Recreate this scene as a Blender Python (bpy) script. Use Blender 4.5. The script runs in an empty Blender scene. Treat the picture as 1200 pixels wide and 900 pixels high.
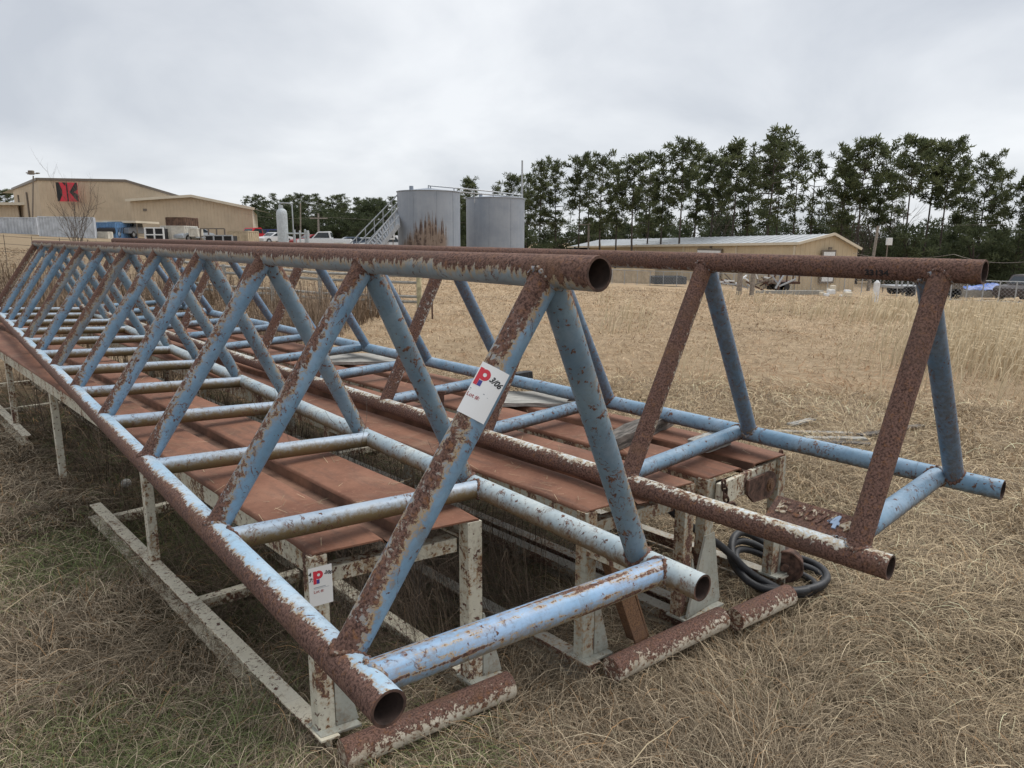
import bpy, bmesh, math, random
import numpy as np
from mathutils import Vector, Matrix
random.seed(7); rng = np.random.default_rng(11)
SC = bpy.context.scene; COL = SC.collection
R = math.radians; PI = math.pi

# ------------------------------------------------------------------ camera, sky, sun, exposure
CAMZ = 1.65; FPX = 825.97; PITCH = R(11.4295); ROLL = R(0.2294)
F = Vector((0, math.cos(PITCH), -math.sin(PITCH))); U0 = Vector((0, math.sin(PITCH), math.cos(PITCH))); X0 = Vector((1, 0, 0))
XR = math.cos(ROLL)*X0 + math.sin(ROLL)*U0; UR = -math.sin(ROLL)*X0 + math.cos(ROLL)*U0
cam = bpy.data.cameras.new('camera'); cam_o = bpy.data.objects.new('camera', cam); COL.objects.link(cam_o)
cam.sensor_width = 36; cam.lens = FPX/1200*36; cam.clip_start = 0.05; cam.clip_end = 4000
cam_o.matrix_world = Matrix(((XR.x, UR.x, -F.x, 0), (XR.y, UR.y, -F.y, 0), (XR.z, UR.z, -F.z, CAMZ), (0, 0, 0, 1)))
SC.camera = cam_o
SUN_EL, SUN_AZ = R(58), R(60)          # azimuth from +Y towards +X
W = bpy.data.worlds.new('World'); SC.world = W; W.use_nodes = True
nt = W.node_tree; nt.nodes.clear()
def wn(t, **k):
    n = nt.nodes.new(t)
    for a, b in k.items(): setattr(n, a, b)
    return n
sky = wn('ShaderNodeTexSky'); sky.sky_type = 'NISHITA'; sky.sun_disc = False
sky.sun_elevation = SUN_EL; sky.sun_rotation = SUN_AZ
bg1 = wn('ShaderNodeBackground'); bg1.inputs[1].default_value = 0.08; nt.links.new(sky.outputs[0], bg1.inputs[0])
tc = wn('ShaderNodeTexCoord'); sp = wn('ShaderNodeSeparateXYZ'); nt.links.new(tc.outputs['Generated'], sp.inputs[0])
zm = wn('ShaderNodeMath', operation='MAXIMUM'); nt.links.new(sp.outputs[2], zm.inputs[0]); zm.inputs[1].default_value = 0.0
za = wn('ShaderNodeMath', operation='ADD'); nt.links.new(zm.outputs[0], za.inputs[0]); za.inputs[1].default_value = 0.28
dx = wn('ShaderNodeMath', operation='DIVIDE'); nt.links.new(sp.outputs[0], dx.inputs[0]); nt.links.new(za.outputs[0], dx.inputs[1])
dy = wn('ShaderNodeMath', operation='DIVIDE'); nt.links.new(sp.outputs[1], dy.inputs[0]); nt.links.new(za.outputs[0], dy.inputs[1])
cb = wn('ShaderNodeCombineXYZ'); nt.links.new(dx.outputs[0], cb.inputs[0]); nt.links.new(dy.outputs[0], cb.inputs[1])
mp = wn('ShaderNodeMapping'); mp.inputs['Location'].default_value = (3.1, 1.7, 0); mp.inputs['Rotation'].default_value = (0, 0, 0.5); mp.inputs['Scale'].default_value = (0.85, 0.75, 1)
nt.links.new(cb.outputs[0], mp.inputs[0])
nz = wn('ShaderNodeTexNoise'); nz.inputs['Scale'].default_value = 1.5; nz.inputs['Detail'].default_value = 6; nz.inputs['Roughness'].default_value = 0.52; nz.inputs['Distortion'].default_value = 0.35
nt.links.new(mp.outputs[0], nz.inputs['Vector'])
rp = wn('ShaderNodeValToRGB'); rp.color_ramp.elements[0].position = 0.30; rp.color_ramp.elements[0].color = (0.50, 0.53, 0.58, 1)
rp.color_ramp.elements[1].position = 0.66; rp.color_ramp.elements[1].color = (0.775, 0.795, 0.82, 1)
nt.links.new(nz.outputs[0], rp.inputs[0])
bg2 = wn('ShaderNodeBackground'); bg2.inputs[1].default_value = 0.655; nt.links.new(rp.outputs[0], bg2.inputs[0])
mx = wn('ShaderNodeMixShader'); mx.inputs[0].default_value = 0.94
nt.links.new(bg1.outputs[0], mx.inputs[1]); nt.links.new(bg2.outputs[0], mx.inputs[2])
wo = wn('ShaderNodeOutputWorld'); nt.links.new(mx.outputs[0], wo.inputs[0])
sl = bpy.data.lights.new('sun', 'SUN'); sl.energy = 1.5; sl.angle = R(40); sl.color = (1, 0.97, 0.93)
so = bpy.data.objects.new('sun', sl); COL.objects.link(so)
sd = Vector((math.sin(SUN_AZ)*math.cos(SUN_EL), math.cos(SUN_AZ)*math.cos(SUN_EL), math.sin(SUN_EL)))
so.rotation_euler = sd.to_track_quat('Z', 'Y').to_euler()
vs = SC.view_settings; vs.view_transform = 'Standard'; vs.look = 'None'; vs.exposure = 0.86; vs.gamma = 1.0; vs.use_curve_mapping = False
SC.cycles.max_bounces = 6; SC.cycles.diffuse_bounces = 3; SC.cycles.glossy_bounces = 2; SC.cycles.transparent_max_bounces = 6

# ------------------------------------------------------------------ helpers
def ray(px, py): return F*FPX + XR*(px-600) - UR*(py-450)
def at(px, py, Y):
    d = ray(px, py); return Vector((0, 0, CAMZ)) + d*(Y/d.y)
def onz(px, py, z):
    d = ray(px, py); return Vector((0, 0, CAMZ)) + d*((z-CAMZ)/d.z)
def sm(t):
    t = np.clip(t, 0, 1); return t*t*(3-2*t)
def gz(x, y):
    x = np.asarray(x, float); y = np.asarray(y, float)
    r = np.hypot(x, y); w = sm((r-6)/10)
    t = -0.03*np.clip(x-4, 0, 50) - 0.034*np.clip(y-12, 0, 50)*sm((x+10)/14) + 0.05*np.clip(-x-4, 0, 45)
    return w*t + 0.014*np.sin(x*3.1+1)*np.sin(y*2.7) + 0.012*np.sin(x*7.3+.8*y)*np.sin(y*6.1+2)
def gnd(px, Y, dz=0.0):
    d = ray(px, 283); x = d.x/d.y*Y
    return Vector((x, Y, float(gz(x, Y))+dz))

class MB:
    def __init__(s): s.v = []; s.f = []; s.m = []; s.sm = []
    def add(s, vs, fs, m=0, smooth=False):
        o = len(s.v); s.v += [tuple(v) for v in vs]
        for f in fs: s.f.append(tuple(i+o for i in f)); s.m.append(m); s.sm.append(smooth)
    def box(s, c, sx, sy, sz, ex=(1, 0, 0), ey=(0, 1, 0), ez=(0, 0, 1), m=0, b=0.0):
        c = Vector(c); ex = Vector(ex)*sx/2; ey = Vector(ey)*sy/2; ez = Vector(ez)*sz/2
        if b <= 0:
            P = [c+i*ex+j*ey+k*ez for k in (-1, 1) for j in (-1, 1) for i in (-1, 1)]
            s.add(P, [(0, 2, 3, 1), (4, 5, 7, 6), (0, 1, 5, 4), (2, 6, 7, 3), (0, 4, 6, 2), (1, 3, 7, 5)], m)
        else:
            bm = bmesh.new(); bmesh.ops.create_cube(bm, size=2)
            for v in bm.verts: v.co = Vector((v.co.x*sx/2, v.co.y*sy/2, v.co.z*sz/2))
            bmesh.ops.bevel(bm, geom=bm.edges[:], offset=b, segments=2, profile=0.6, affect='EDGES')
            e = [x.normalized() for x in (ex, ey, ez)]
            s.add([c+v.co.x*e[0]+v.co.y*e[1]+v.co.z*e[2] for v in bm.verts], [[v.index for v in f.verts] for f in bm.faces], m)
            bm.free()
    def tube(s, pts, r, n=8, m=0, cap=True, smooth=True):
        pts = [Vector(p) for p in pts]; N = len(pts)
        rr = [float(a) for a in r] if hasattr(r, "__len__") else [float(r)]*N
        up = None; V = []
        for i, p in enumerate(pts):
            t = (pts[min(i+1, N-1)]-pts[max(i-1, 0)]).normalized()
            if up is None: up = Vector((0, 0, 1)) if abs(t.z) < .9 else Vector((1, 0, 0))
            a = t.cross(up)
            if a.length < 1e-5: a = t.cross(Vector((0, 1, 0)))
            a.normalize(); up = a.cross(t).normalized()
            for k in range(n):
                q = 2*PI*k/n; V.append(p+rr[i]*(math.cos(q)*a+math.sin(q)*up))
        Fc = []
        for i in range(N-1):
            for k in range(n):
                Fc.append((i*n+k, i*n+(k+1) % n, (i+1)*n+(k+1) % n, (i+1)*n+k))
        s.add(V, Fc, m, smooth)
        if cap:
            s.add([V[k] for k in range(n)], [tuple(range(n-1, -1, -1))][:1], m); s.add([V[(N-1)*n+k] for k in range(n)], [tuple(range(n))], m)
    def bar(s, p, q, w, h, up=(0, 0, 1), m=0, b=0.0):
        p = Vector(p); q = Vector(q); t = (q-p); L = t.length; t.normalize()
        a = t.cross(Vector(up)).normalized(); u = a.cross(t)
        s.box((p+q)/2, L, w, h, t, a, u, m, b)
    def prism(s, poly, d, m=0):
        n = len(poly); A = [Vector(p) for p in poly]; d = Vector(d)
        s.add(A+[a+d for a in A], [tuple(range(n-1, -1, -1)), tuple(range(n, 2*n))]+[(i, (i+1) % n, n+(i+1) % n, n+i) for i in range(n)], m)
    def ring(s, c, ax, r, w, n=20, k=8, m=0):
        ax = Vector(ax).normalized(); a = ax.orthogonal().normalized(); b = ax.cross(a)
        pts = [Vector(c)+r*(math.cos(2*PI*i/n)*a+math.sin(2*PI*i/n)*b) for i in range(n+1)]
        s.tube(pts, w, k, m, cap=False)
    def build(s, name, mats, parent=None, loc=None):
        me = bpy.data.meshes.new(name)
        me.from_pydata(s.v, [], s.f)
        for mt in (mats if isinstance(mats, (list, tuple)) else [mats]): me.materials.append(mt)
        me.polygons.foreach_set('material_index', s.m); me.polygons.foreach_set('use_smooth', s.sm); me.update()
        bm = bmesh.new(); bm.from_mesh(me); bmesh.ops.recalc_face_normals(bm, faces=bm.faces[:]); bm.to_mesh(me); bm.free()
        o = bpy.data.objects.new(name, me); COL.objects.link(o)
        if parent: o.parent = parent
        if loc is not None: o.location = loc
        return o
def npmesh(name, V, Fq, mat, parent=None, col=None, smooth=False):
    """V (n,3); Fq (m,k) polygons all with k corners; col (n,3) point colours"""
    me = bpy.data.meshes.new(name); k = Fq.shape[1]
    me.vertices.add(len(V)); me.vertices.foreach_set('co', np.ascontiguousarray(V, np.float32).ravel())
    me.loops.add(Fq.size); me.loops.foreach_set('vertex_index', np.ascontiguousarray(Fq, np.int32).ravel())
    me.polygons.add(len(Fq)); me.polygons.foreach_set('loop_start', np.arange(0, Fq.size, k, dtype=np.int32))
    me.polygons.foreach_set('use_smooth', np.full(len(Fq), smooth))
    me.update(calc_edges=True)
    if col is not None:
        a = me.color_attributes.new('tint', 'FLOAT_COLOR', 'POINT')
        a.data.foreach_set('color', np.concatenate([col, np.ones((len(col), 1))], 1).astype(np.float32).ravel())
    me.materials.append(mat)
    o = bpy.data.objects.new(name, me); COL.objects.link(o)
    if parent: o.parent = parent
    return o
def tag(o, label=None, cat=None, group=None, kind=None):
    if label: o['label'] = label
    if cat: o['category'] = cat
    if group: o['group'] = group
    if kind: o['kind'] = kind
    return o
def thing(name, label, cat, loc=(0, 0, 0), rz=0.0, group=None, mat=None):
    o = bpy.data.objects.new(name, None); COL.objects.link(o); o.empty_display_size = .1
    o.location = loc; o.rotation_euler = (0, 0, rz)
    if mat is not None: o.matrix_world = mat
    return tag(o, label, cat, group)
def copy_tree(o, parent=None):
    c = o.copy(); COL.objects.link(c)
    if parent: c.parent = parent
    for ch in list(o.children): copy_tree(ch, c)
    return c
def text_mesh(body, size, bold=0.0, shear=0.0, slices=0):
    cu = bpy.data.curves.new('lettering', 'FONT'); cu.body = body; cu.size = size; cu.offset = bold; cu.shear = shear
    cu.align_x = 'LEFT'; cu.resolution_u = 3
    ob = bpy.data.objects.new('lettering', cu); COL.objects.link(ob)
    dg = bpy.context.evaluated_depsgraph_get(); ev = ob.evaluated_get(dg); me = ev.to_mesh()
    V = [v.co.copy() for v in me.vertices]; Fc = [tuple(p.vertices) for p in me.polygons]
    if slices:
        bm = bmesh.new(); bm.from_mesh(me)
        for yy in np.linspace(0, size*.75, slices):
            bmesh.ops.bisect_plane(bm, geom=bm.verts[:]+bm.edges[:]+bm.faces[:], plane_co=(0, float(yy), 0), plane_no=(0, 1, 0))
        bm.verts.index_update(); V = [v.co.copy() for v in bm.verts]; Fc = [tuple(v.index for v in f.verts) for f in bm.faces]; bm.free()
    ev.to_mesh_clear(); bpy.data.objects.remove(ob); bpy.data.curves.remove(cu)
    return V, Fc

# ------------------------------------------------------------------ materials
class NT:
    def __init__(s, name):
        s.mat = bpy.data.materials.new(name); s.mat.use_nodes = True; s.t = s.mat.node_tree; s.t.nodes.clear()
        s.out = s.n('ShaderNodeOutputMaterial'); s.b = s.n('ShaderNodeBsdfPrincipled'); s.l(s.b.outputs[0], s.out.inputs[0])
    def n(s, t, **k):
        n = s.t.nodes.new(t)
        for a, b in k.items(): setattr(n, a, b)
        return n
    def l(s, a, b): s.t.links.new(a, b)
    def set(s, inp, v):
        if isinstance(v, bpy.types.NodeSocket): s.l(v, inp)
        else:
            try: inp.default_value = v
            except Exception: inp.default_value = (*v, 1)
    def math(s, op, a, b=None, c=None):
        n = s.n('ShaderNodeMath', operation=op)
        for i, v in enumerate((a, b, c)):
            if v is not None: s.set(n.inputs[i], v)
        return n.outputs[0]
    def mix(s, f, a, b, mode='MIX'):
        n = s.n('ShaderNodeMix', data_type='RGBA', blend_type=mode); s.set(n.inputs[0], f); s.set(n.inputs[6], a); s.set(n.inputs[7], b); return n.outputs[2]
    def map(s, v, a, b, c=0.0, d=1.0, smooth=True):
        n = s.n('ShaderNodeMapRange'); n.interpolation_type = 'SMOOTHSTEP' if smooth else 'LINEAR'
        s.set(n.inputs[0], v); n.inputs[1].default_value = a; n.inputs[2].default_value = b; n.inputs[3].default_value = c; n.inputs[4].default_value = d
        return n.outputs[0]
    def noise(s, vec, scale, detail=5, rough=.6, dist=0):
        n = s.n('ShaderNodeTexNoise'); n.inputs['Scale'].default_value = scale; n.inputs['Detail'].default_value = detail
        n.inputs['Roughness'].default_value = rough; n.inputs['Distortion'].default_value = dist; s.l(vec, n.inputs['Vector']); return n.outputs[0]
    def coord(s, kind='Object', rand=True, scale=None):
        v = s.n('ShaderNodeTexCoord').outputs[kind]
        if rand:
            oi = s.n('ShaderNodeObjectInfo'); m = s.math('MULTIPLY', oi.outputs['Random'], 57.0)
            a = s.n('ShaderNodeVectorMath', operation='ADD'); s.l(v, a.inputs[0]); s.l(m, a.inputs[1]); v = a.outputs[0]
        if scale:
            a = s.n('ShaderNodeVectorMath', operation='MULTIPLY'); s.l(v, a.inputs[0]); a.inputs[1].default_value = scale; v = a.outputs[0]
        return v
    def dot(s, vec, d):
        a = s.n('ShaderNodeVectorMath', operation='DOT_PRODUCT'); s.l(vec, a.inputs[0]); a.inputs[1].default_value = d; return a.outputs['Value']
    def bump(s, h, strength, dist=.002):
        n = s.n('ShaderNodeBump'); n.inputs['Strength'].default_value = strength; n.inputs['Distance'].default_value = dist; s.l(h, n.inputs['Height']); return n.outputs[0]
def plain(name, col, rough=.6, metal=0., nscale=8, var=.12, bump=0., stretch=None, emit=None):
    t = NT(name); v = t.coord(scale=stretch); n = t.noise(v, nscale, 5)
    c = t.mix(t.map(n, .3, .7), [x*(1-var*1.6) for x in col], [min(1, x*(1+var)) for x in col])
    t.set(t.b.inputs['Base Color'], c); t.b.inputs['Roughness'].default_value = rough; t.b.inputs['Metallic'].default_value = metal
    if bump: t.set(t.b.inputs['Normal'], t.bump(t.noise(v, nscale*4, 4), bump))
    return t.mat
RUST_A = (.045, .022, .017); RUST_B = (.195, .110, .085); RUST_C = (.29, .130, .05)
def rustpaint(name, paint, *a_, joint=None, scr=.0, **k_):
    return rustpaint_(name, paint, *a_, joint=joint, scr=scr, **k_)
def rustpaint_(name, paint, amount=0., dirs=(), big=1.6, fine=1.1, grad=None, paint2=None, streak=None, fringe=(.42, .30, .15), fr_w=.11, rough=.42, dirt=None, spots=.0, rustc=None, stretch=(1, 1, 1), joint=None, scr=.0):
    """chipped paint over pitted rust. dirs: ((x,y,z), strength) sides of the piece that have weathered to rust."""
    t = NT(name); v = t.coord(scale=stretch); o = t.n('ShaderNodeTexCoord')
    n1 = t.noise(v, 5.5, 6, .62); n2 = t.noise(v, 58, 6, .72, .4); n3 = t.noise(v, 150, 4, .7); n4 = t.noise(v, 8, 6, .72, .6)
    m = t.math('MULTIPLY', t.math('SUBTRACT', n1, .5), big); m = t.math('ADD', m, t.math('MULTIPLY', t.math('SUBTRACT', n2, .5), fine)); m = t.math('ADD', m, amount)
    for d, s_ in dirs: m = t.math('ADD', m, t.math('MULTIPLY', t.dot(o.outputs['Normal'], d), s_))
    if grad:
        ax, a, b, s_ = grad; sp = t.n('ShaderNodeSeparateXYZ'); t.l(o.outputs['Object'], sp.inputs[0]); m = t.math('ADD', m, t.map(sp.outputs[ax], a, b, s_, 0))
    if streak:
        sc, s_ = streak; ns = t.noise(t.coord(scale=sc), 1.0, 5, .6); m = t.math('ADD', m, t.math('MULTIPLY', t.math('SUBTRACT', ns, .5), s_))
    if joint:
        sj = t.n('ShaderNodeSeparateXYZ'); t.l(o.outputs['Object'], sj.inputs[0])
        m = t.math('ADD', m, t.math('ADD', t.map(sj.outputs[2], -.81+.035, -.81+.13, joint, 0), t.map(sj.outputs[2], -.14, -.035, 0, joint)))
    mask = t.map(m, -.02, .02)
    if scr:
        ns_ = t.noise(t.coord(scale=(3.2, 3.2, 1.5)), 2.6, 5, .62, .8); ln = t.map(t.math('ABSOLUTE', t.math('SUBTRACT', ns_, .5)), .0, .014, 1, 0)
        mask = t.math('MAXIMUM', mask, t.math('MULTIPLY', t.math('MULTIPLY', ln, t.map(n2, .44, .52)), t.map(n4, .5-scr*.1, .62-scr*.1)))
    if spots:
        sp_ = t.map(t.math('ADD', t.math('MULTIPLY', t.noise(v, 46, 4, .6), .8), t.math('MULTIPLY', n4, .2)), .655-spots*.45, .675-spots*.45); mask = t.math('MAXIMUM', mask, sp_)
    fr = t.math('MULTIPLY', t.map(m, -fr_w, -.01), t.math('SUBTRACT', 1.0, mask))
    p2 = paint2 or [min(.9, x*1.25+.05) for x in paint]
    pc = t.mix(t.map(n1, .35, .7), paint, p2)
    pc = t.mix(t.math('MULTIPLY', t.map(n2, .45, .7), .35), pc, [x*.62 for x in paint])
    pc = t.mix(t.math('MULTIPLY', t.map(n4, .50, .30), .40), pc, [min(.8, x*.75+.17) for x in paint])
    pc = t.mix(t.math('MULTIPLY', t.map(n4, .52, .74), .55), pc, (.17, .155, .125))
    pc = t.mix(t.math('MULTIPLY', t.math('MULTIPLY', t.map(m, -.40, .0), t.map(n4, .3, .62)), .55), pc, (.23, .135, .07))
    if dirt:
        d, s_, c_ = dirt; dm = t.math('ADD', t.math('MULTIPLY', t.dot(o.outputs['Normal'], d), s_), t.math('ADD', t.math('MULTIPLY', t.math('SUBTRACT', n2, .5), 2.2), t.math('MULTIPLY', t.math('SUBTRACT', n1, .5), 1.6))); pc = t.mix(t.map(dm, -.25, 1.35), pc, c_)
    pc = t.mix(t.math('MULTIPLY', fr, t.map(n2, .3, .55, .35, .95)), pc, fringe)
    ra, rb, rc = rustc or (RUST_A, RUST_B, RUST_C)
    rcx = t.mix(t.map(n3, .34, .62), ra, rb); rcx = t.mix(t.math('MULTIPLY', t.map(n2, .53, .70), .65), rcx, rc); rcx = t.mix(t.math('MULTIPLY', t.map(n4, .50, .72), .38), rcx, (.20, .11, .06)); rcx = t.mix(t.math('MULTIPLY', t.map(n1, .50, .30), .4), rcx, (.10, .065, .052))
    t.set(t.b.inputs['Base Color'], t.mix(mask, pc, rcx))
    t.set(t.b.inputs['Roughness'], t.map(mask, 0, 1, rough, .93))
    t.b.inputs['Specular IOR Level'].default_value = .4
    h = t.math('ADD', t.math('MULTIPLY', mask, -.35), t.math('MULTIPLY', t.math('MULTIPLY', n3, mask), 1.5)); h = t.math('ADD', h, t.math('MULTIPLY', n2, .25))
    t.set(t.b.inputs['Normal'], t.bump(h, .55, .003))
    return t.mat
BLUE = (.150, .262, .375); BLUE_L = (.33, .48, .61); GREYB = (.22, .27, .30); CREAM = (.60, .57, .46); PALE = (.55, .60, .60)
M = {}
M['T1'] = rustpaint('rusty_top_chord', GREYB, -.02, [((0, 0, 1), .62)], .8, .9, grad=(1, -.12, .10, .35), streak=((4, 62, 4), 1.25), fringe=(.42, .32, .2), fr_w=.34, spots=.05, scr=.9)
M['L1'] = rustpaint('flaked_outer_chord', BLUE_L, -.04, [((-.86, 0, -.5), .95)], .9, 1.7, streak=((14, 5, 14), .8), grad=(1, -.2, .5, .25), paint2=(.48, .57, .64), spots=.06, fr_w=.2, scr=.9)
M['R1'] = rustpaint('chipped_inner_chord', (.36, .45, .50), -.42, [((0, 0, -1), .3)], 1.2, 1.7, paint2=(.52, .56, .54), spots=.12, dirt=((-.5, 0, -.85), 1.5, (.19, .13, .075)), scr=.9)
M['D1'] = rustpaint('half_rusted_brace', BLUE, -.615, [((-.80, -.35, .5), .68)], .55, 1.25, fringe=(.42, .29, .14), fr_w=.24, spots=.09, joint=.27, scr=1.0)
M['DL'] = rustpaint('edge_rusted_brace', BLUE, -.66, [((-.80, -.35, .5), .68)], .9, 1.3, fringe=(.36, .27, .15), fr_w=.15, spots=.10, joint=.27, scr=1.0)
M['DLr'] = rustpaint('olive_rusted_brace', (.19, .24, .28), -.46, [((-.80, -.35, .5), .66)], 1.1, 1.4, fringe=(.32, .25, .15), fr_w=.34, spots=.12, joint=.27, scr=1.0)
M['DR'] = rustpaint('scarred_brace', (.135, .205, .265), -.42, [((.8, .1, .55), .50)], 1.2, 1.7, paint2=(.21, .29, .34), spots=.14, fr_w=.18, joint=.27, scr=1.0)
M['S'] = rustpaint('grimy_strut', (.33, .42, .52), -.66, [((0, 0, -1), .2)], 1.1, 1.5, paint2=(.42, .49, .56), spots=.07, dirt=((0, -.80, -.6), 1.5, (.165, .12, .06)), scr=.9)
M['S1'] = rustpaint('scratched_end_strut', (.23, .39, .57), -.13, [((0, 0, -1), .10)], .35, .8, streak=((1.5, 22, 22), 2.6), paint2=(.30, .44, .63), spots=.08, dirt=((0, -.1, -1), 1.2, (.23, .19, .12)), scr=.3)
M['T2'] = rustpaint('rusted_chord', (.13, .21, .31), .42, [((0, 0, 1), .5)], .7, .9, grad=(1, .1, .9, .3))
M['L2'] = rustpaint('rusted_low_chord', (.60, .66, .68), .40, [((0.15, 0, 1), -.52)], .7, 1.5, fringe=(.5, .4, .25), fr_w=.3, streak=((12, 4, 12), .6))
M['DL2'] = rustpaint('peeling_rusty_brace', (.42, .45, .42), .36, [((.85, -.5, 0), -.42)], .6, 1.7, fringe=(.45, .36, .24), fr_w=.25, joint=.27, scr=1.0)
M['DL2n'] = rustpaint('pitted_brown_brace', (.45, .47, .42), .62, [((.9, .2, 0), -.42)], .5, 1.2, fringe=(.45, .36, .24), fr_w=.2)
M['DL2M'] = rustpaint('half_peeled_brace', (.42, .48, .52), .08, [((-.8, -.3, .2), .25)], .9, 2.0, fringe=(.4, .31, .2), fr_w=.2, joint=.27, scr=1.0)
M['B2'] = rustpaint('weathered_blue', (.165, .285, .40), -.56, [((0, 0, -1), .18)], 1.1, 1.6, paint2=(.30, .41, .52), spots=.12, dirt=((0, -.3, -.95), 1.2, (.10, .085, .07)), scr=.9)
M['B2d'] = rustpaint('dark_blue_brace', (.10, .18, .27), -.55, [], 1.1, 1.5, paint2=(.15, .23, .35), spots=.10, dirt=((-.6, -.5, -.3), .6, (.10, .09, .075)), joint=.27, scr=1.0)
M['weld'] = rustpaint('rusty_weld', (.20, .28, .38), .10, [], 1.3, 1.6)
M['W'] = rustpaint('chipped_cream', CREAM, -.18, [], 1.5, 1.6, paint2=(.66, .64, .54), spots=.16, fringe=(.42, .28, .14), fr_w=.14, rough=.6, streak=((26, 26, 3), 1.1))
M['WB'] = rustpaint('dirty_cream_beam', (.66, .61, .475), -.10, [((0, 0, -1), .3)], 1.5, 1.9, paint2=(.72, .67, .54), spots=.16, scr=1.0, rough=.7, streak=((22, 5, 22), .9))
M['WBd'] = rustpaint('shaded_weathered_skid', (.30, .285, .24), .0, [((0, 0, -1), .3)], 1.6, 1.8, paint2=(.40, .385, .33), spots=.1, rough=.8)  # skid paint darkened in colour to stand in for shade; rust chips are wear
M['WR'] = rustpaint('rusted_cream', (.40, .395, .33), -.10, [], 1.5, 1.7, paint2=(.50, .49, .42), fringe=(.36, .24, .13), fr_w=.25, rough=.7, streak=((26, 26, 2.5), 1.3))
M['WG'] = rustpaint('grey_cream_plate', (.36, .37, .32), -.28, [], 1.4, 1.2, paint2=(.44, .44, .38), spots=.06, rough=.7)
M['EP'] = rustpaint('rusty_end_pipe', (.58, .53, .43), .02, [((0, .3, 1), .34)], .8, 2.0, rough=.7, fringe=(.5, .42, .3))
M['BR'] = rustpaint('brown_channel', (.40, .36, .28), .35, [], 1.3, 1.0, rustc=((.09, .05, .03), (.20, .11, .06), (.30, .15, .06)))
def deck_mat():
    t = NT('red_oxide_plate'); v = t.coord(); st = t.coord(scale=(1, .18, 1))
    n1 = t.noise(v, 3.2, 6, .6); n2 = t.noise(v, 60, 6, .7); n3 = t.noise(st, 22, 5, .6)
    c = t.mix(t.map(n1, .32, .68), (.165, .072, .044), (.265, .128, .080)); c = t.mix(t.math('MULTIPLY', t.map(n3, .47, .70), .6), c, (.115, .066, .048))
    n4 = t.noise(v, 1.4, 6, .7, .8); c = t.mix(t.math('MULTIPLY', t.map(n4, .52, .72), .6), c, (.30, .185, .125)); c = t.mix(t.math('MULTIPLY', t.map(n4, .46, .30), .5), c, (.12, .07, .042))
    c = t.mix(t.math('MULTIPLY', t.map(n2, .54, .70), .55), c, (.33, .17, .115)); c = t.mix(t.math('MULTIPLY', t.map(n2, .28, .42, 1, 0), .6), c, (.07, .04, .032))
    t.set(t.b.inputs['Base Color'], c); t.b.inputs['Roughness'].default_value = .78; t.b.inputs['Specular IOR Level'].default_value = .35
    t.set(t.b.inputs['Normal'], t.bump(t.math('ADD', n2, t.math('MULTIPLY', n1, .5)), .35, .003)); return t.mat
M['deck'] = deck_mat()
M['trough'] = plain('grimy_trough', (.185, .098, .062), .85, nscale=6, var=.35, bump=.3)
M['pipein'] = plain('dark_pipe_bore', (.055, .035, .028), .95, nscale=30, var=.3)
M['rust'] = plain('dark_rust', (.105, .058, .042), .92, nscale=30, var=.45, bump=.5)
M['rubber'] = plain('black_rubber', (.022, .023, .026), .55, nscale=20, var=.3)
M['wood'] = plain('weathered_timber', (.13, .115, .10), .9, nscale=5, var=.5, bump=.8, stretch=(2, 14, 14))
M['woodp'] = plain('pale_board', (.36, .35, .32), .9, nscale=5, var=.3, bump=.7, stretch=(2, 16, 16))
M['paper'] = plain('tag_paper', (.80, .80, .79), .55, nscale=3, var=.03)
def ink(n, c): return plain(n, c, .6, nscale=20, var=.05)
M['ink_red'] = ink('red_ink', (.62, .035, .06)); M['ink_blue'] = ink('blue_ink', (.06, .06, .28)); M['ink_blk'] = ink('black_marker', (.015, .015, .018)); M['ink_grey'] = ink('grey_ink', (.30, .33, .36)); M['ink_dred'] = ink('dark_red_ink', (.35, .05, .05))
M['white'] = plain('white_paint', (.72, .73, .73), .5, var=.08); M['steel'] = plain('galvanised_steel', (.38, .40, .42), .45, .3, var=.12)
M['dark'] = plain('dark_opening', (.02, .02, .022), .8); M['glass'] = plain('window_glass', (.03, .04, .05), .12)
M['tan'] = plain('tan_metal_wall', (.53, .425, .30), .55, nscale=.6, var=.06); M['tanc'] = plain('light_trim', (.62, .55, .43), .5, nscale=.6, var=.05)
M['tan2'] = plain('shed_wall', (.52, .42, .28), .55, nscale=.6, var=.06); M['roof'] = plain('pale_metal_roof', (.52, .54, .55), .4, nscale=.5, var=.06)
M['brn'] = plain('bronze_trim', (.17, .14, .11), .5)

def foliage_mat(name, trans=0):
    t = NT(name); a = t.n('ShaderNodeAttribute'); a.attribute_name = 'tint'
    t.set(t.b.inputs['Base Color'], a.outputs['Color']); t.b.inputs['Roughness'].default_value = .75; t.b.inputs['Specular IOR Level'].default_value = .25
    if trans:
        tr = t.n('ShaderNodeBsdfTranslucent'); t.l(a.outputs['Color'], tr.inputs[0]); mx_ = t.n('ShaderNodeMixShader'); mx_.inputs[0].default_value = trans; t.l(t.b.outputs[0], mx_.inputs[1]); t.l(tr.outputs[0], mx_.inputs[2]); t.l(mx_.outputs[0], t.out.inputs[0])
    return t.mat
M['leaf'] = foliage_mat('needles', .45); M['straw'] = foliage_mat('dry_blades')
M['bark'] = plain('pine_bark', (.075, .06, .05), .95, nscale=3, var=.3); M['twig'] = plain('bare_twig', (.13, .105, .085), .9, nscale=3, var=.3)

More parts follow.
